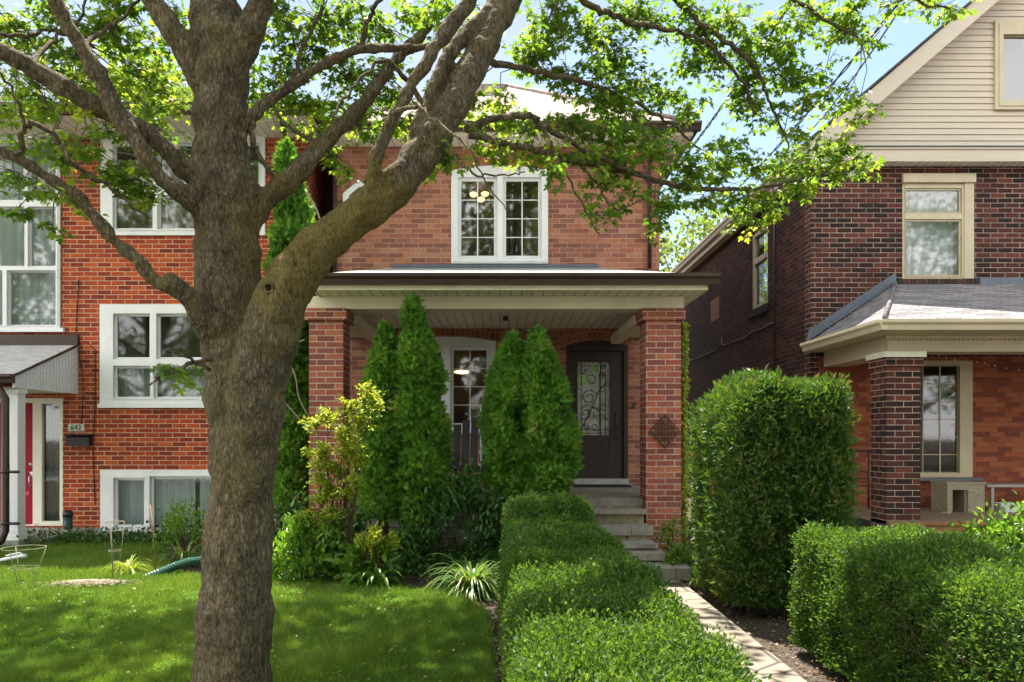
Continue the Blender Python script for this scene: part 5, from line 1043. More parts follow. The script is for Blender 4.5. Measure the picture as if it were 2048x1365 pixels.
# the part of the crown above the frame, which shades lawn and hedges
cc_ = []
while len(cc_) < 560:
    p = np.array([random.uniform(-8, 2.6), random.uniform(5.0, 12.5), random.uniform(5.0, 9.8)])
    if p[2] < EYE + .56*p[1] + .45: continue
    e = ((p[0]+2.6)/5.0)**2 + ((p[1]-8.9)/3.6)**2 + ((p[2]-8)/2.2)**2
    sx_, sy_ = p[0]+.16*p[2]/2.55, p[1]-p[2]/2.55      # where its shade lands
    t4 = (p[2]-4.4)/2.55
    if p[1]-t4 < 6.1: continue
    if sy_ > 7.3 + .25*math.sin(sx_*2.3) or sx_ > 1.5: continue
    if e < 1 and (lump(p[None], 2.6, 77)[0] > -.2 or -.2 < sx_ < 1.1): cc_.append(p)
cc_ = np.array(cc_); C = np.repeat(cc_, 10, 0) + rng.normal(size=(len(cc_)*10, 3))*np.array([.24,.24,.13])
D = rsph(len(C)); D[:, 2] = -.3
leaves('upper_foliage', C, D, rsph(len(C))*.5+np.array([0,0,1]), rng.uniform(.10,.17,len(C)), rng.uniform(.10,.17,len(C)), T_MAPLE, M['l_maple'], MT)
for i in range(0, len(cc_), 9):
    p = Vector(cc_[i]); b = Vector((-1.5,4.4,5.2)) if p.x < -.3 else Vector((.3,4.9,4.9)); tw.tube([b, b.lerp(p,.5)+Vector((0,0,.25)), p], [.025,.014,.004], 5, cap=False)
tw.build('twigs', M['twig'], MT)

# ------------------------------------------------------------------ background trees
def far_tree(seed, h, r, mat_, n=9000, ls=.22):
    rr = np.random.default_rng(seed); root = bpy.data.objects.new('tree', None); COL.objects.link(root)
    tk = MB(); tk.tube([(0,0,0),(.1,0,h*.35),(.0,.1,h*.6),(.1,.1,h*.9)], [r*.07,r*.055,r*.035,.02], 8)
    cen = []
    for i in range(34):
        t = rr.uniform(.25, 1); a = rr.uniform(0, 6.28); q_ = math.sqrt(max(0, 1-((t-.55)/.5)**2)) * r * rr.uniform(.35, 1)
        p = np.array([q_*math.cos(a), q_*math.sin(a), t*h]); cen.append(p)
        tk.tube([(0,0,t*h*.6),(p[0]*.5,p[1]*.5,t*h*.82),tuple(p)], [r*.02,r*.012,.015], 5, cap=False)
    cen = np.array(cen); idx = rr.integers(0, len(cen), n)
    C = cen[idx] + rr.normal(size=(n,3))*np.array([r*.16,r*.16,r*.13])*rr.uniform(.4,1.5,(n,1))
    tk.build('trunk', M['twig'], root)
    leaves('crown', C, rsph(n)+np.array([0,0,-.3]), rsph(n)+np.array([0,0,.8]), rr.uniform(ls*.6,ls*1.2,n), rr.uniform(ls*.6,ls*1.1,n), T_RH, mat_, root, rr.random(n)*.6+.2+.25*lump(C, 2.5/r*2, seed))
    return root
def copy_tree(root):
    c = root.copy(); COL.objects.link(c)
    for ch in list(root.children):
        d = ch.copy(); COL.objects.link(d); d.parent = c
    return c
kinds = [far_tree(1, 12, 4.2, M['l_far']), far_tree(2, 13, 4.6, M['l_far']), far_tree(3, 10, 3.8, M['l_far'])]
street = far_tree(4, 12, 4.4, M['l_far'], 8000, .2); st_used = [0]
def street_tree():
    st_used[0] += 1; return street if st_used[0] == 1 else copy_tree(street)
spots = [ # kind, px, depth, scale, label
 (0, 1375, 31, .80, 'bright yellow-green tree seen between the middle house and the right house'),
 (1, 90, 27, 1.0, 'yellow-green tree rising behind the left house at the far left edge'),
 (2, 265, 25, 1.2, 'pale leafy tree behind the flat roof, just left of the maple trunk'),
 (1, 640, 29, 1.02, 'light green tree behind the gap between the left and middle houses'),
 (0, 800, 34, 1.05, 'hazy green tree behind the left slope of the middle roof'),
 (2, 1480, 40, 1.1, 'farther green tree behind the eave of the right house'),
 (0, -60, 34, 1.25, 'tall tree behind the left house, cut by the picture edge'),
]
used = set()
for k, px, Y, s_, lab in spots:
    o = kinds[k] if k not in used else copy_tree(kinds[k]); used.add(k)
    o.location = (PX(px, Y), Y, 0); o.scale = (s_,)*3; o.rotation_euler = (0,0,random.uniform(0,6)); tag(o, lab, 'tree', 'trees behind the houses')
for i, (x, y, s_) in enumerate(((-9,-12,1.45),(-2.5,-13,1.6),(4.0,-12,1.5),(10.5,-13,1.6))):
    o = street_tree(); o.location = (x, y, 0); o.scale = (s_,)*3; tag(o, ('spreading street tree across the road behind the viewer, farthest left', 'tallest street tree across the road behind the viewer', 'street tree across the road opposite the middle house door', 'street tree across the road opposite the brown house')[i], 'tree', 'trees across the road')

for i, (x, y, s_) in enumerate(((-16.5,-12.5,1.3),(-24,-13.5,1.4),(19.5,-13.5,1.0),(27,-14,1.1))):
    o = street_tree(); o.location = (x, y, 0); o.scale = (s_, s_, s_); o.rotation_euler = (0,0,i*2.1+1); tag(o, ('big street tree behind the viewer, facing the left house windows', 'big street tree behind the viewer at the western end of the row', 'big street tree behind the viewer, facing the brown house porch', 'big street tree behind the viewer at the eastern end of the row')[i], 'tree', 'trees across the road')
for i, (x, y, s_) in enumerate(((-12,-15.5,.6),(-6,-16,.55),(.5,-15,.6),(7.5,-15.5,.55),(14,-16,.6))):
    o = copy_tree(kinds[(i+1) % 3]); o.location = (x, y, 0); o.scale = (s_*1.3, s_, s_); o.rotation_euler = (0,0,i*1.7); tag(o, 'low garden tree far across the road behind the viewer, number %s counting from the west' % ('one','two','three','four','five')[i], 'tree', 'trees across the road')

# ------------------------------------------------------------------ cedars
def cedar(px, Y, prof, label, seed, n=13000, sparse=0, top_extra=0, zbase=0.15, mat_='l_cedar', size=.055):
    """prof: list of (py, half-width px, centre offset px) from top to bottom"""
    rr = np.random.default_rng(seed)
    zs = np.array([PZ(p[0], Y) for p in prof]); hw = np.array([p[1]*Y/F_*.86 for p in prof]); off = np.array([p[2]*Y/F_ for p in prof]); x0 = PX(px, Y)
    o_ = np.argsort(zs); zs, hw, off = zs[o_], hw[o_], off[o_]
    root = thing('cedar', label, 'cedar', (x0, Y, 0), 'columnar cedars in front of the houses')
    m = n*3; z = rr.uniform(zs[0], zs[-1], m); R_ = np.interp(z, zs, hw); keep = rr.random(m) < (R_+.03)/(hw.max()+.03); z = z[keep][:n]; R_ = R_[keep][:n]; k = len(z)
    a = rr.uniform(0, 6.283, k); dirv = np.stack([np.cos(a), np.sin(a), np.zeros(k)], 1)
    base = np.stack([x0+np.interp(z, zs, off), np.full(k, Y), z], 1)
    p0 = base + dirv*R_[:, None]
    lm_ = lump(p0*np.array([1,1,.6]), 17, seed) * .75 + lump(p0, 40, seed+5)*.45
    rad = R_ * (1 + .34*lm_) * rr.uniform(.66, 1.1, k)**.8 + rr.normal(size=k)*.012
    C = base + dirv*rad[:, None]
    ok_ = (lm_ > -.62) | (rr.random(k) < .35); C, dirv, z, lm_ = C[ok_], dirv[ok_], z[ok_], lm_[ok_]; k = len(C)
    if sparse:
        t = (z - zs[0])/(zs[-1]-zs[0]); keep = (rr.random(k) < np.clip(t/sparse, .28, 1)); C, dirv, z, lm_ = C[keep], dirv[keep], z[keep], lm_[keep]; k = len(C)
    D = dirv*rr.uniform(.3,1.1,(k,1)) + np.array([0,0,1])*rr.uniform(.2,1.1,(k,1)) + rr.normal(size=(k,3))*.5
    L_ = rr.uniform(.7,1.5,k)*size*1.45
    leaves('foliage', C, D, dirv + rr.normal(size=(k,3))*.5, L_, L_*.66, T_SPRAY, M[mat_], root, rr.random(k)*.42 + .3 + .28*lm_)
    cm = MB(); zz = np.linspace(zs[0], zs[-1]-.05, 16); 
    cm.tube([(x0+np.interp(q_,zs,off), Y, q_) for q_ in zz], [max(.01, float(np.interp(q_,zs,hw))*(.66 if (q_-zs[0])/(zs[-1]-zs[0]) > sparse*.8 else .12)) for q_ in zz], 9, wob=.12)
    cm.build('shade_core', M['core'], root)
    tk = MB()
    for i in range(3): tk.tube([(x0+off[0]+.05*(i-1),Y+.03*(i%2),0),(x0+off[0]+.03*(i-1),Y,zs[0]+.4),(x0+off[0],Y,zs[0]+1.2)], [.028,.022,.012], 7)
    for i in range(26):
        q_ = random.uniform(zs[0], zs[0]+1.0); a_ = random.uniform(0,6.28); R0 = float(np.interp(q_,zs,hw))
        tk.tube([(x0+off[0],Y,q_-.1),(x0+off[0]+R0*.5*math.cos(a_),Y+R0*.5*math.sin(a_),q_+.02),(x0+off[0]+R0*math.cos(a_),Y+R0*math.sin(a_),q_+.16)], [.009,.006,.003], 5, cap=False)
    tk.build('stem', M['stem'], root)
    return root
cedar(770, 9.55, [(652,2,0),(690,14,0),(730,27,0),(800,38,-2),(860,42,-2),(920,46,-6),(980,44,-6),(1040,30,-4)], 'slender dark cedar left of the tallest pair, directly right of the golden shrub', 21, 17000, .4)
cedar(836, 9.45, [(598,1,-12),(640,16,-10),(690,30,-2),(750,40,3),(820,44,6),(890,48,8),(950,50,8),(1010,40,4),(1050,28,2)], 'tallest pointed cedar in front of the lower window of the middle house', 22, 21000, .38)
cedar(1020, 9.5, [(672,2,6),(700,14,6),(760,36,0),(830,46,0),(900,48,0),(960,46,0),(1020,36,0)], 'shorter cedar of the right pair, beside the garden chair', 23, 18000, .35)
cedar(1090, 9.4, [(663,2,-16),(690,14,-15),(740,36,-8),(800,46,-2),(870,52,4),(920,54,6),(980,46,4),(1030,36,0)], 'broad cedar of the right pair, directly left of the dark front door', 24, 20000, .3)
cedar(590, 10.9, [(288,2,-16),(330,20,-14),(375,18,-6),(410,30,-8),(470,34,-6),(540,38,-16),(600,36,-10),(650,48,6),(720,44,8),(800,42,10),(880,34,0),(960,34,-5),(1030,36,-8)], 'very tall ragged cedar squeezed between the left and middle houses', 25, 22000, .15, size=.065)
# bare grey vine stems on the tall cedar
m_ = MB()
for pts in ([(560,690),(590,750),(600,800),(640,870),(652,885)],[(556,790),(600,840),(625,880),(628,960),(650,1080)],[(600,640),(585,700),(575,760)],[(610,680),(570,700),(560,740)],[(655,560),(640,440),(610,380)]):
    pp, rr_ = cr([P(x,y,10.45) for x,y in pts], [.014,.013,.012,.010,.008][:len(pts)], 5); m_.tube(pp, rr_, 6)
tag(m_.build('bare_vine', M['rustwire']), 'bare grey vine stems trailing over the very tall cedar', 'vine')
# ------------------------------------------------------------------ hedges
def hedge(name, x0, x1, y0, y1, h, label, seed, dens, mat_, tpl, size, lum=.05, rnd=.12, name2='hedge', hfun=None, xfun=None, zbot=.06, up=.5, width=.62, corescale=.86, sprout=.02, near_fade=True):
    rr = np.random.default_rng(seed); root = thing(name, label, 'hedge', ((x0+x1)/2, (y0+y1)/2, 0))
    cx, cy = (x0+x1)/2, (y0+y1)/2; hx_, hy_ = (x1-x0)/2, (y1-y0)/2
    A_t = (x1-x0)*(y1-y0); A_s = (y1-y0)*h; A_f = (x1-x0)*h; tot = A_t + 2*A_s + 2*A_f; n = int(tot*dens)
    u = rr.random((n, 2))*2-1; f = rr.choice(5, n, p=[A_t/tot, A_s/tot, A_s/tot, A_f/tot, A_f/tot])
    X = np.zeros(n); Yv = np.zeros(n); Zv = np.zeros(n)
    t = f == 0; X[t], Yv[t], Zv[t] = u[t,0], u[t,1], 1
    for i, (ax, sg) in enumerate(((0,-1),(0,1),(1,-1),(1,1))):
        t = f == i+1; Zv[t] = u[t,1]
        if ax == 0: X[t], Yv[t] = sg, u[t,0]
        else: Yv[t], X[t] = sg, u[t,0]
    q_ = np.stack([X*hx_, Yv*hy_, (Zv*.5+.5)*h], 1)
    # round the upper edges
    r_ = rnd; inner = np.stack([np.clip(q_[:,0],-hx_+r_,hx_-r_), np.clip(q_[:,1],-hy_+r_,hy_-r_), np.minimum(q_[:,2], h-r_)], 1)
    d = q_ - inner; Ln = np.linalg.norm(d, axis=1, keepdims=True); nrm = np.where(Ln > 1e-6, d/np.maximum(Ln,1e-6), 0); p = inner + nrm*r_
    w = p + np.array([cx, cy, 0]); lv = lump(w*np.array([1,1.3,1]), 6.5, seed); l2 = lump(w, 26, seed+3)
    p = p + nrm*(lum*lv + lum*.35*l2)[:, None]
    if hfun is not None: p[:,2] *= hfun(p[:,1]+cy, p[:,0]+cx)
    if xfun is not None: p[:,0] *= xfun(p[:,2], p[:,1]+cy)
    C = p + np.array([cx, cy, 0]) + nrm*(rr.random((n,1))**3*sprout*3 - rr.random((n,1))*.05) + rr.normal(size=(n,3))*.006
    C[:,2] = np.maximum(C[:,2], zbot)
    D = nrm*.75 + np.array([0,0,up]) + rr.normal(size=(n,3))*.75
    gap = lump(C, 20, seed+9); kp = (f == 0) | (gap > -.55) | (rr.random(n) < .25); C, D, nrm, l2 = C[kp], D[kp], nrm[kp], l2[kp]; n = len(C)
    S_ = rr.uniform(.55,1.4,n)*size*np.clip(1.0+ (C[:,1]-4)*.06, .9, 1.35)
    leaves('foliage', C, D, nrm + rr.normal(size=(n,3))*.8, S_, S_*width, tpl, M[mat_], root, rr.random(n)*.55 + .2 + .15*l2)
    # inner mass
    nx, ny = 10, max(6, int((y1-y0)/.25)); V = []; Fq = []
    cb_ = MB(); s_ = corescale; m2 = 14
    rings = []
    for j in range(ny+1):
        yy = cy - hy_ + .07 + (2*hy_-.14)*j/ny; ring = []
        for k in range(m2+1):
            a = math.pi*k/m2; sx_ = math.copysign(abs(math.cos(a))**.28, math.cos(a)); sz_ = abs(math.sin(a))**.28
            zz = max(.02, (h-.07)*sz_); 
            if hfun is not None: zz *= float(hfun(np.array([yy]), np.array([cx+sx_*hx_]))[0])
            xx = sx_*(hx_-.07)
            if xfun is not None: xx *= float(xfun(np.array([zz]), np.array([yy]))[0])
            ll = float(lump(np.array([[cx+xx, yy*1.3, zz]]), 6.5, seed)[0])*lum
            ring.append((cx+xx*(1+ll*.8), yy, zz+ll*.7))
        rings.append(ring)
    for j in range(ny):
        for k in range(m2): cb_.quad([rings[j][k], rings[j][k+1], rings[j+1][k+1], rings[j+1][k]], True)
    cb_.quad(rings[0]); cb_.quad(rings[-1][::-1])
    cb_.build('shade_core', M['core'], root)
    return root
def hf1(y, x): return .92 + .17*np.clip((y-7.05)/.12, 0, 1) + .12*np.abs(np.sin((y-.25)*np.pi/.72))**.5 + .012*np.sin(y*13+x*5)
def xf1(z, y): return .95 + .09*np.abs(np.sin((y-.25)*np.pi/.72))**.6
hedge('hedge', .08, .80, 2.2, 7.75, .76, 'long rounded box hedge along the left side of the path', 31, 21000, 'l_box', T_BOX, .019, lum=.025, rnd=.09, hfun=hf1, xfun=xf1, width=.5)
hedge('hedge', 2.13, 2.98, 2.2, 5.75, .85, 'low clipped box hedge on the right side of the path', 32, 18000, 'l_box', T_BOX, .020, lum=.03, rnd=.10, hfun=lambda y, x: .95 + .06*np.abs(np.sin((y+.1)*np.pi/1.05))**.6 + .01*np.sin(x*8), width=.5)
hedge('cedar_hedge', 2.0, 2.88, 6.72, 7.95, 1.93, 'tall square clipped cedar hedge between the path and the right house', 33, 14000, 'l_cedar_h', T_SPRAY, .048, lum=.035, rnd=.08, hfun=lambda y, x: 1 - .07*np.clip((2.25-x)/.3, 0, 1) + .02*np.sin(x*9), xfun=lambda z, y: 1 - .16*np.clip((.7-z)/.7, 0, 1), up=.7, width=.5, zbot=.12, sprout=.045)
m_ = MB()
for i in range(8): x = 2.1 + i*.1; m_.tube([(x, 6.8+.3*(i % 3), 0), (x+.03, 6.85+.3*(i%3), .6)], .02, 6)
tk = m_.build('stem', M['stem'], bpy.data.objects['cedar_hedge'])
# dead twigs at lower right of the low hedge
m_ = MB()
for i in range(60):
    y = random.uniform(2.9,4.6); z = random.uniform(.1,.5); m_.tube([(2.19,y,z),(2.13+random.gauss(0,.03),y+random.gauss(0,.08),z+.12),(2.08+random.gauss(0,.02),y+random.gauss(0,.14),z+.22+random.gauss(0,.05))], [.004,.003,.0015], 4, cap=False)
hg = [o for o in bpy.data.objects if o.type == 'EMPTY' and o.get('label','').startswith('low clipped')][0]
m_.build('bare_twigs', M['stem'], hg)
# ------------------------------------------------------------------ shrubs and bed plants
def shrub(name, cat, c, r, n, mat_, size, label, seed, tpl=T_RH, width=.5, blobs=None, stems=10, fill=.6, droop=0., group=None, flat=.8, vb=.0):
    rr = np.random.default_rng(seed); root = thing(name, label, cat, tuple(c), group); c = np.array(c, float); r = np.array(r, float)
    nb = max(8, n//90); cen = rsph(nb)*rr.uniform(.45, 1, (nb,1))**.5; cen[:,2] = np.abs(cen[:,2])
    cen = c + np.array([0,0,.04]) + cen*r*np.array([1,1,1.0])
    idx = rr.integers(0, nb, n); out = unit(cen[idx]-c+1e-6)
    C = cen[idx] + rr.normal(size=(n,3))*r.mean()*.17
    C[:,2] = np.maximum(C[:,2], .02)
    D = out*.8 + rr.normal(size=(n,3))*.6 + np.array([0,0,.25-droop])
    S_ = rr.uniform(.6,1.25,n)*size
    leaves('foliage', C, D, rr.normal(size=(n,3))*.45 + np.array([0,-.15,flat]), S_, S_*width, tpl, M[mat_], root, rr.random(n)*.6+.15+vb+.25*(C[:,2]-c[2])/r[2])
    tk = MB()
    for i in range(stems):
        p = cen[rr.integers(0, nb)]; b = c + rr.normal(size=3)*np.array([.06,.06,0]); b[2] = 0
        tk.tube([tuple(b), tuple((b+p)/2+np.array([0,0,.08*r[2]])), tuple(p)], [.008,.006,.003], 5, cap=False)
    tk.build('stem', M['stem'], root)
    return root
def gp_(px, Y): return (PX(px, Y), Y, 0)
shrub('bush', 'bush', gp_(612, 8.5), (.42,.30,.60), 1900, 'l_bright', .085, 'broad-leaved bright bush right beside the maple trunk at the lawn edge', 41, width=.42, tpl=T_BOX)
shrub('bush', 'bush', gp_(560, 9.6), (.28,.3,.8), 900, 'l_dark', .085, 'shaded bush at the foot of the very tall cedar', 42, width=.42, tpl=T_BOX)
shrub('hosta', 'plant', gp_(755, 8.35), (.33,.24,.34), 460, 'l_bright', .15, 'leafy green plant with drooping pointed leaves below the yellow tips', 43, width=.34, droop=.7, tpl=T_BOX, stems=8)
shrub('spirea', 'plant', (PX(757,8.25), 8.25, .30), (.2,.13,.27), 620, 'l_yellow', .05, 'small yellow-tipped shrub in the middle of the bed', 44, width=.4)
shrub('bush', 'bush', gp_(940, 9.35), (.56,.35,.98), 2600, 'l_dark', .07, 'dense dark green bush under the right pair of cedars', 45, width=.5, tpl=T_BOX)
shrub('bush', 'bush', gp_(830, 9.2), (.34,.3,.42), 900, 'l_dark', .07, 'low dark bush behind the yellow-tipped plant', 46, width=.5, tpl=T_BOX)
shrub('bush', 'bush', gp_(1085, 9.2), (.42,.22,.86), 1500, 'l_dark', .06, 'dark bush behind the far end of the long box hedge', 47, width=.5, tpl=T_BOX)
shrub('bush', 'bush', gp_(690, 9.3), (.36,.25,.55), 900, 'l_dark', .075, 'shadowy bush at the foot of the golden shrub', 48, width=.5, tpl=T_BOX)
shrub('bush', 'bush', gp_(370, 10.6), (.5,.4,.5), 900, 'l_bright', .07, 'green bush under the basement window, left of the maple trunk', 49, width=.42)
shrub('bush', 'bush', (PX(2040,8.6), 8.6, 0), (.72,.5,.66), 3000, 'l_bright', .075, 'leafy bush at the right edge in front of the brown house porch', 50, width=.55, tpl=T_BOX)
shrub('bush', 'bush', gp_(1345, 9.35), (.2,.2,.52), 600, 'l_bright', .06, 'small bush at the foot of the right brick porch pillar', 51, width=.4)
shrub('bush', 'bush', gp_(1372, 8.75), (.22,.2,.24), 450, 'l_bright', .09, 'low strappy plant between the bottom step and the tall cedar hedge', 52, width=.22, droop=.2)
cv_ = thing('climbing_vine', 'narrow strip of bright vine leaves up the outer side of the right porch pillar', 'vine', (PX(1369,10.35), 10.36, 0))
n = 2400; xv = PX(1368,10.33); C = np.stack([rng.normal(xv,.022,n), rng.normal(10.36,.05,n), rng.uniform(.1,3.0,n)],1); C[:,0] = np.maximum(C[:,0], 2.232)
leaves('foliage', C, rsph(n)*.7+np.array([0,-.2,-.3]), rsph(n)*.5+np.array([.5,-.6,.4]), rng.uniform(.03,.06,n), rng.uniform(.025,.05,n), T_RH, M['l_yellow'], cv_)
tk = MB(); tk.tube([(xv,10.36,0),(xv+.01,10.37,1.5),(xv,10.36,2.95)], [.012,.009,.004], 6, wob=.2); tk.build('stem', M['stem'], cv_)
shrub('bush', 'bush', (PX(575,10.9), 11.3, 4.95), (.16,.14,.3), 260, 'l_yellow', .06, 'pale sprig of new growth at the tip of the very tall cedar', 54, width=.4, stems=0) if False else None
# golden shrub with airy arching stems
gs = thing('golden_shrub', 'tall airy golden-green shrub in front of the left porch pillar', 'shrub', gp_(680, 8.65))
Cc, Dd, Nn, Ll = [], [], [], []; tk = MB()
for (px, py, s_) in ((745,800,22),(700,815,24),(655,835,26),(630,850,16),(720,845,28),(690,870,30),(650,900,22),(620,905,10),(700,905,30),(670,940,28),(640,925,20),(720,930,18),(660,980,26),(695,985,24),(640,1000,24),(620,1035,22),(665,1030,24),(640,960,18),(735,780,14),(710,960,16)):
    Y = 8.5 + random.uniform(-.15,.15); c = P(px, py, Y); b = Vector((PX(680,8.65)+random.uniform(-.06,.06), 8.65, 0))
    md = b.lerp(c,.6)+Vector((random.gauss(0,.05),random.gauss(0,.05),.1)); tk.tube([b, md, c], [.010,.007,.003], 6, cap=False)
    for i in range(int(s_*1.8)):
        e = c + Vector((random.gauss(0,s_*.55*Y/F_), random.gauss(0,.09), random.gauss(0,s_*.45*Y/F_))); s0 = c.lerp(e, .2)
        if i % 3 == 0: tk.tube([s0, e], [.002,.001], 3, cap=False)
        for k in range(8):
            Cc.append(s0.lerp(e, random.uniform(.2,1.1))+Vector((random.gauss(0,.012),random.gauss(0,.012),random.gauss(0,.012)))); Dd.append(Vector((random.gauss(0,1),random.gauss(0,1),random.gauss(.3,.6)))); Nn.append(Vector((random.gauss(0,.6),random.gauss(0,.6),1))); Ll.append(random.uniform(.03,.055))
leaves('foliage', np.array(Cc), np.array(Dd), np.array(Nn), np.array(Ll), np.array(Ll)*.6, T_RH, M['l_yellow'], gs)
tk.build('stem', M['stem'], gs)
# strap-leaved clumps
def straps(name, c, n, length, width, mat_, label, cat, seed, spread=1., group=None):
    rr = np.random.default_rng(seed); V = []; Fq = []; at = []
    for i in range(n):
        a = rr.uniform(0, 6.283); lift = rr.uniform(.35, 1.3); L_ = length*rr.uniform(.65,1.15); b = np.array(c) + np.array([math.cos(a),math.sin(a),0])*rr.uniform(0,.07)*spread
        d = np.array([math.cos(a)*math.cos(lift), math.sin(a)*math.cos(lift), math.sin(lift)]); pos = b.copy(); side = np.array([-math.sin(a), math.cos(a), 0]); m = 9; k0 = len(V); v_ = rr.random()
        for j in range(m+1):
            t = j/m; w_ = width*(.5+1.1*t if t < .35 else .9*(1-t)**.7+.02)*.6
            V += [pos - side*w_, pos + side*w_]; at += [v_, v_]
            pos = pos + d*L_/m; d = d + np.array([0,0,-1])*(.23+.12*t)*rr.uniform(.7,1.3); d = d/np.linalg.norm(d)
            pos[2] = max(pos[2], .015)
        for j in range(m): Fq.append((k0+2*j, k0+2*j+1, k0+2*j+3, k0+2*j+2))
    return tag(np_mesh(name, np.array(V), np.array(Fq), M[mat_], None, np.array(at), True), label, cat, group)
straps('daylily', (PX(945,7.85), 7.85, 0), 300, .62, .028, 'l_strap', 'big daylily clump with arching pale green straps left of the long hedge', 'plant', 61)
straps('hosta', (PX(752,8.2), 8.2, 0), 70, .42, .055, 'l_bright', 'low hosta clump of pointed leaves at the lawn edge under the yellow-tipped shrub', 'plant', 62)
straps('lily', (PX(262,9.0), 8.95, 0), 150, .30, .016, 'l_yellow', 'sunlit yellow-green lily clump left of the green drain pipe', 'plant', 63)
straps('fern', (PX(365,9.5), 9.6, 0), 120, .52, .028, 'l_strap', 'arching ferny plant under the basement window beside the maple trunk', 'plant', 64)
straps('grass_tuft', (PX(1402,8.1), 8.15, 0), 60, .26, .012, 'l_yellow', 'sunlit yellow tuft at the foot of the tall cedar hedge', 'plant', 65)
# ivy and weeds along the left house
n = 5200; X = rng.uniform(-8.5,-3.6,n); Yv = rng.uniform(11.0,12.2,n) if False else rng.normal(11.55,.28,n); Z = np.abs(rng.normal(0,.07,n))+.02
C = np.stack([X,Yv,Z],1); struct(leaves('ground_cover', C, rsph(n)+np.array([0,0,.4]), rsph(n)*.4+np.array([0,0,1]), rng.uniform(.03,.07,n), rng.uniform(.02,.05,n), T_RH, M['l_dark']), 'stuff')
o = bpy.data.objects['ground_cover']; tag(o, 'low green ground cover along the foot of the left house', 'ground cover')
# weeds at far side by right house and dark bed fill
n = 3600; C = np.stack([rng.uniform(-2.6,.0,n), rng.normal(9.2,.35,n), np.abs(rng.normal(0,.09,n))+.02],1)
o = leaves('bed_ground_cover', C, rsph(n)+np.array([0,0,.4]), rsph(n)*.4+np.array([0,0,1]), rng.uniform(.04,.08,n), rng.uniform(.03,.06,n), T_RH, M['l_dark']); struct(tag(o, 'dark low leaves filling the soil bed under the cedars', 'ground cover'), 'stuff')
n = 2600; C = np.stack([rng.uniform(2.0,6.5,n), rng.uniform(8.1,9.9,n), np.abs(rng.normal(0,.12,n))+.02],1)
o = leaves('weeds', C, rsph(n)+np.array([0,0,.4]), rsph(n)*.4+np.array([0,0,1]), rng.uniform(.05,.1,n), rng.uniform(.03,.06,n), T_RH, M['l_bright']); struct(tag(o, 'low green plants behind the tall cedar hedge', 'ground cover'), 'stuff')
# fallen leaves and mulch chips
n = 2600; sel = rng.random(n) < .35
X = np.where(sel, rng.uniform(-.05,.1,n), np.where(rng.random(n) < .5, rng.uniform(1.92,2.4,n), rng.uniform(-3.2,.1,n))); Yv = np.where(X > 1, rng.uniform(3,8.2,n), np.where(sel, rng.uniform(3,8,n), rng.uniform(8.0,9.4,n)))
o = leaves('mulch', np.stack([X,Yv,np.full(n,-.008)+rng.random(n)*.02],1), rsph(n)*np.array([1,1,.2]), rsph(n)*.4+np.array([0,0,1]), rng.uniform(.015,.05,n), rng.uniform(.01,.03,n), T_RH, leafmat('dry litter', [(0,(.05,.035,.025)),(.6,(.15,.10,.07)),(1,(.32,.24,.16))], .1)); struct(tag(o, 'brown leaf litter and bark chips on the soil', 'mulch'), 'stuff')
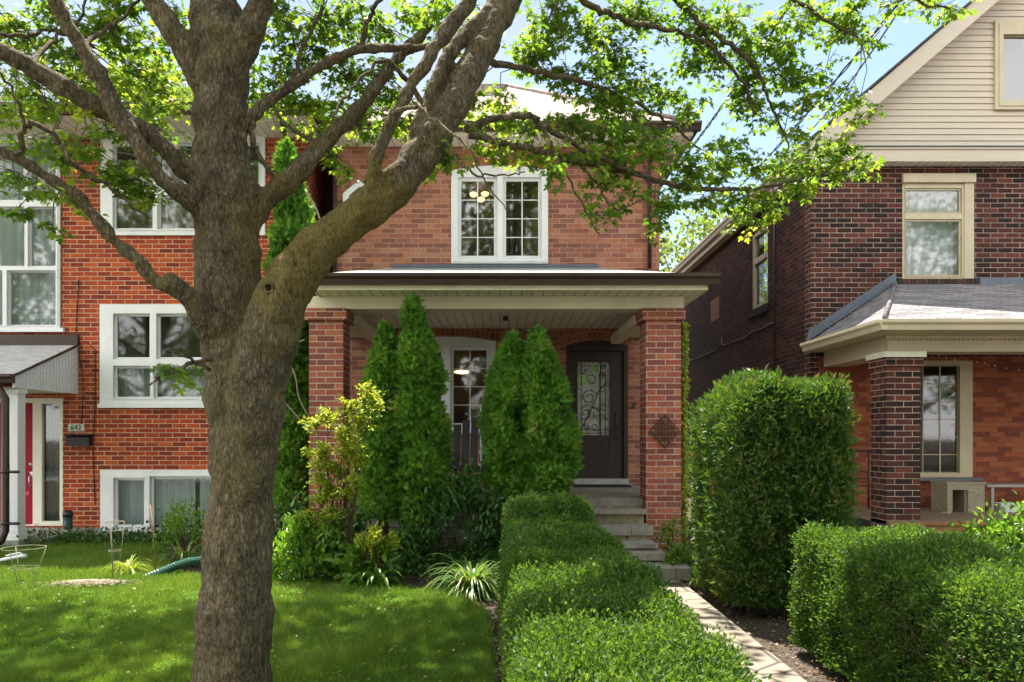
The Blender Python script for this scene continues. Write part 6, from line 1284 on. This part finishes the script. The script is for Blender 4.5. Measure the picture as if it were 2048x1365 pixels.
# ------------------------------------------------------------------ grass
n = 420; X = rng.uniform(-5.5,-.1,n); Yv = rng.uniform(4.8,8.3,n)
o = leaves('fallen_leaves', np.stack([X,Yv,rng.uniform(.02,.045,n)],1), rsph(n)*np.array([1,1,.3]), rsph(n)*.5+np.array([0,0,1]), rng.uniform(.012,.035,n), rng.uniform(.01,.03,n), T_MAPLE, leafmat('fallen leaf', [(0,(.20,.14,.05)),(.5,(.32,.30,.08)),(1,(.42,.40,.16))], .3)); struct(tag(o, 'small fallen leaves and seeds scattered over the lawn', 'leaf litter'), 'stuff')
cp = rng.uniform([-6,4.8],[-.3,8.2],(46,2)); idx = rng.integers(0,46,5200); cpp = cp[idx] + rng.normal(size=(5200,2))*rng.uniform(.03,.13,46)[idx][:,None]; kk = inside_(cpp) if False else np.ones(5200,bool)
C = np.stack([cpp[:,0], cpp[:,1], rng.uniform(.02,.05,5200)],1); C = C[C[:,0] < -.12]; n = len(C)
o = leaves('clover', C, rsph(n)*np.array([1,1,.3])+np.array([0,0,.2]), rsph(n)*.4+np.array([0,0,1]), rng.uniform(.010,.020,n), rng.uniform(.010,.018,n), T_BOX, leafmat('clover leaf', GREEN['bright'], .4, (2,1.8,.8), .7, .15)); struct(tag(o, 'darker clover patches in the lawn', 'clover'), 'stuff')
def inpoly(x, y, poly):
    r = np.zeros(len(x), bool); j = len(poly)-1
    for i in range(len(poly)):
        xi, yi = poly[i]; xj, yj = poly[j]
        c = ((yi > y) != (yj > y)) & (x < (xj-xi)*(y-yi)/(yj-yi+1e-12)+xi); r ^= c; j = i
    return r
Ys = 4.5 + (11.4-4.5)*rng.random(620000)**1.7; Xs = rng.uniform(-7.8, .0, len(Ys))
keep = inpoly(Xs + rng.normal(size=len(Xs))*.025, Ys + rng.normal(size=len(Xs))*.03, LB) & (Xs > -(Ys*.67+.2)); Xs, Ys = Xs[keep], Ys[keep]
pp = np.stack([Xs, Ys, np.zeros_like(Xs)], 1); pat = lump(pp, 2.2, 7); pat2 = lump(pp, 9, 9)
keep = ~((Ys > 9.3) & (rng.random(len(Ys)) < .45 + .3*pat)); pp, pat, pat2 = pp[keep], pat[keep], pat2[keep]; n = len(pp); print('grass', n)
L_ = (rng.uniform(.022,.07,n))*(1+.32*pat2)*np.clip(.8+pp[:,1]*.045,1,1.25)
gr = leaves('grass', pp, rng.normal(size=(n,3))*np.array([.42,.42,0])+np.array([0,0,1]), rsph(n), L_, rng.uniform(.004,.007,n)*np.clip(pp[:,1]/6,.9,1.6), T_BLADE, M['l_grass'], None, rng.random(n)*.55+.18+.14*pat+.1*pat2)
struct(tag(gr, 'short green lawn grass in dappled shade', 'grass'), 'stuff')
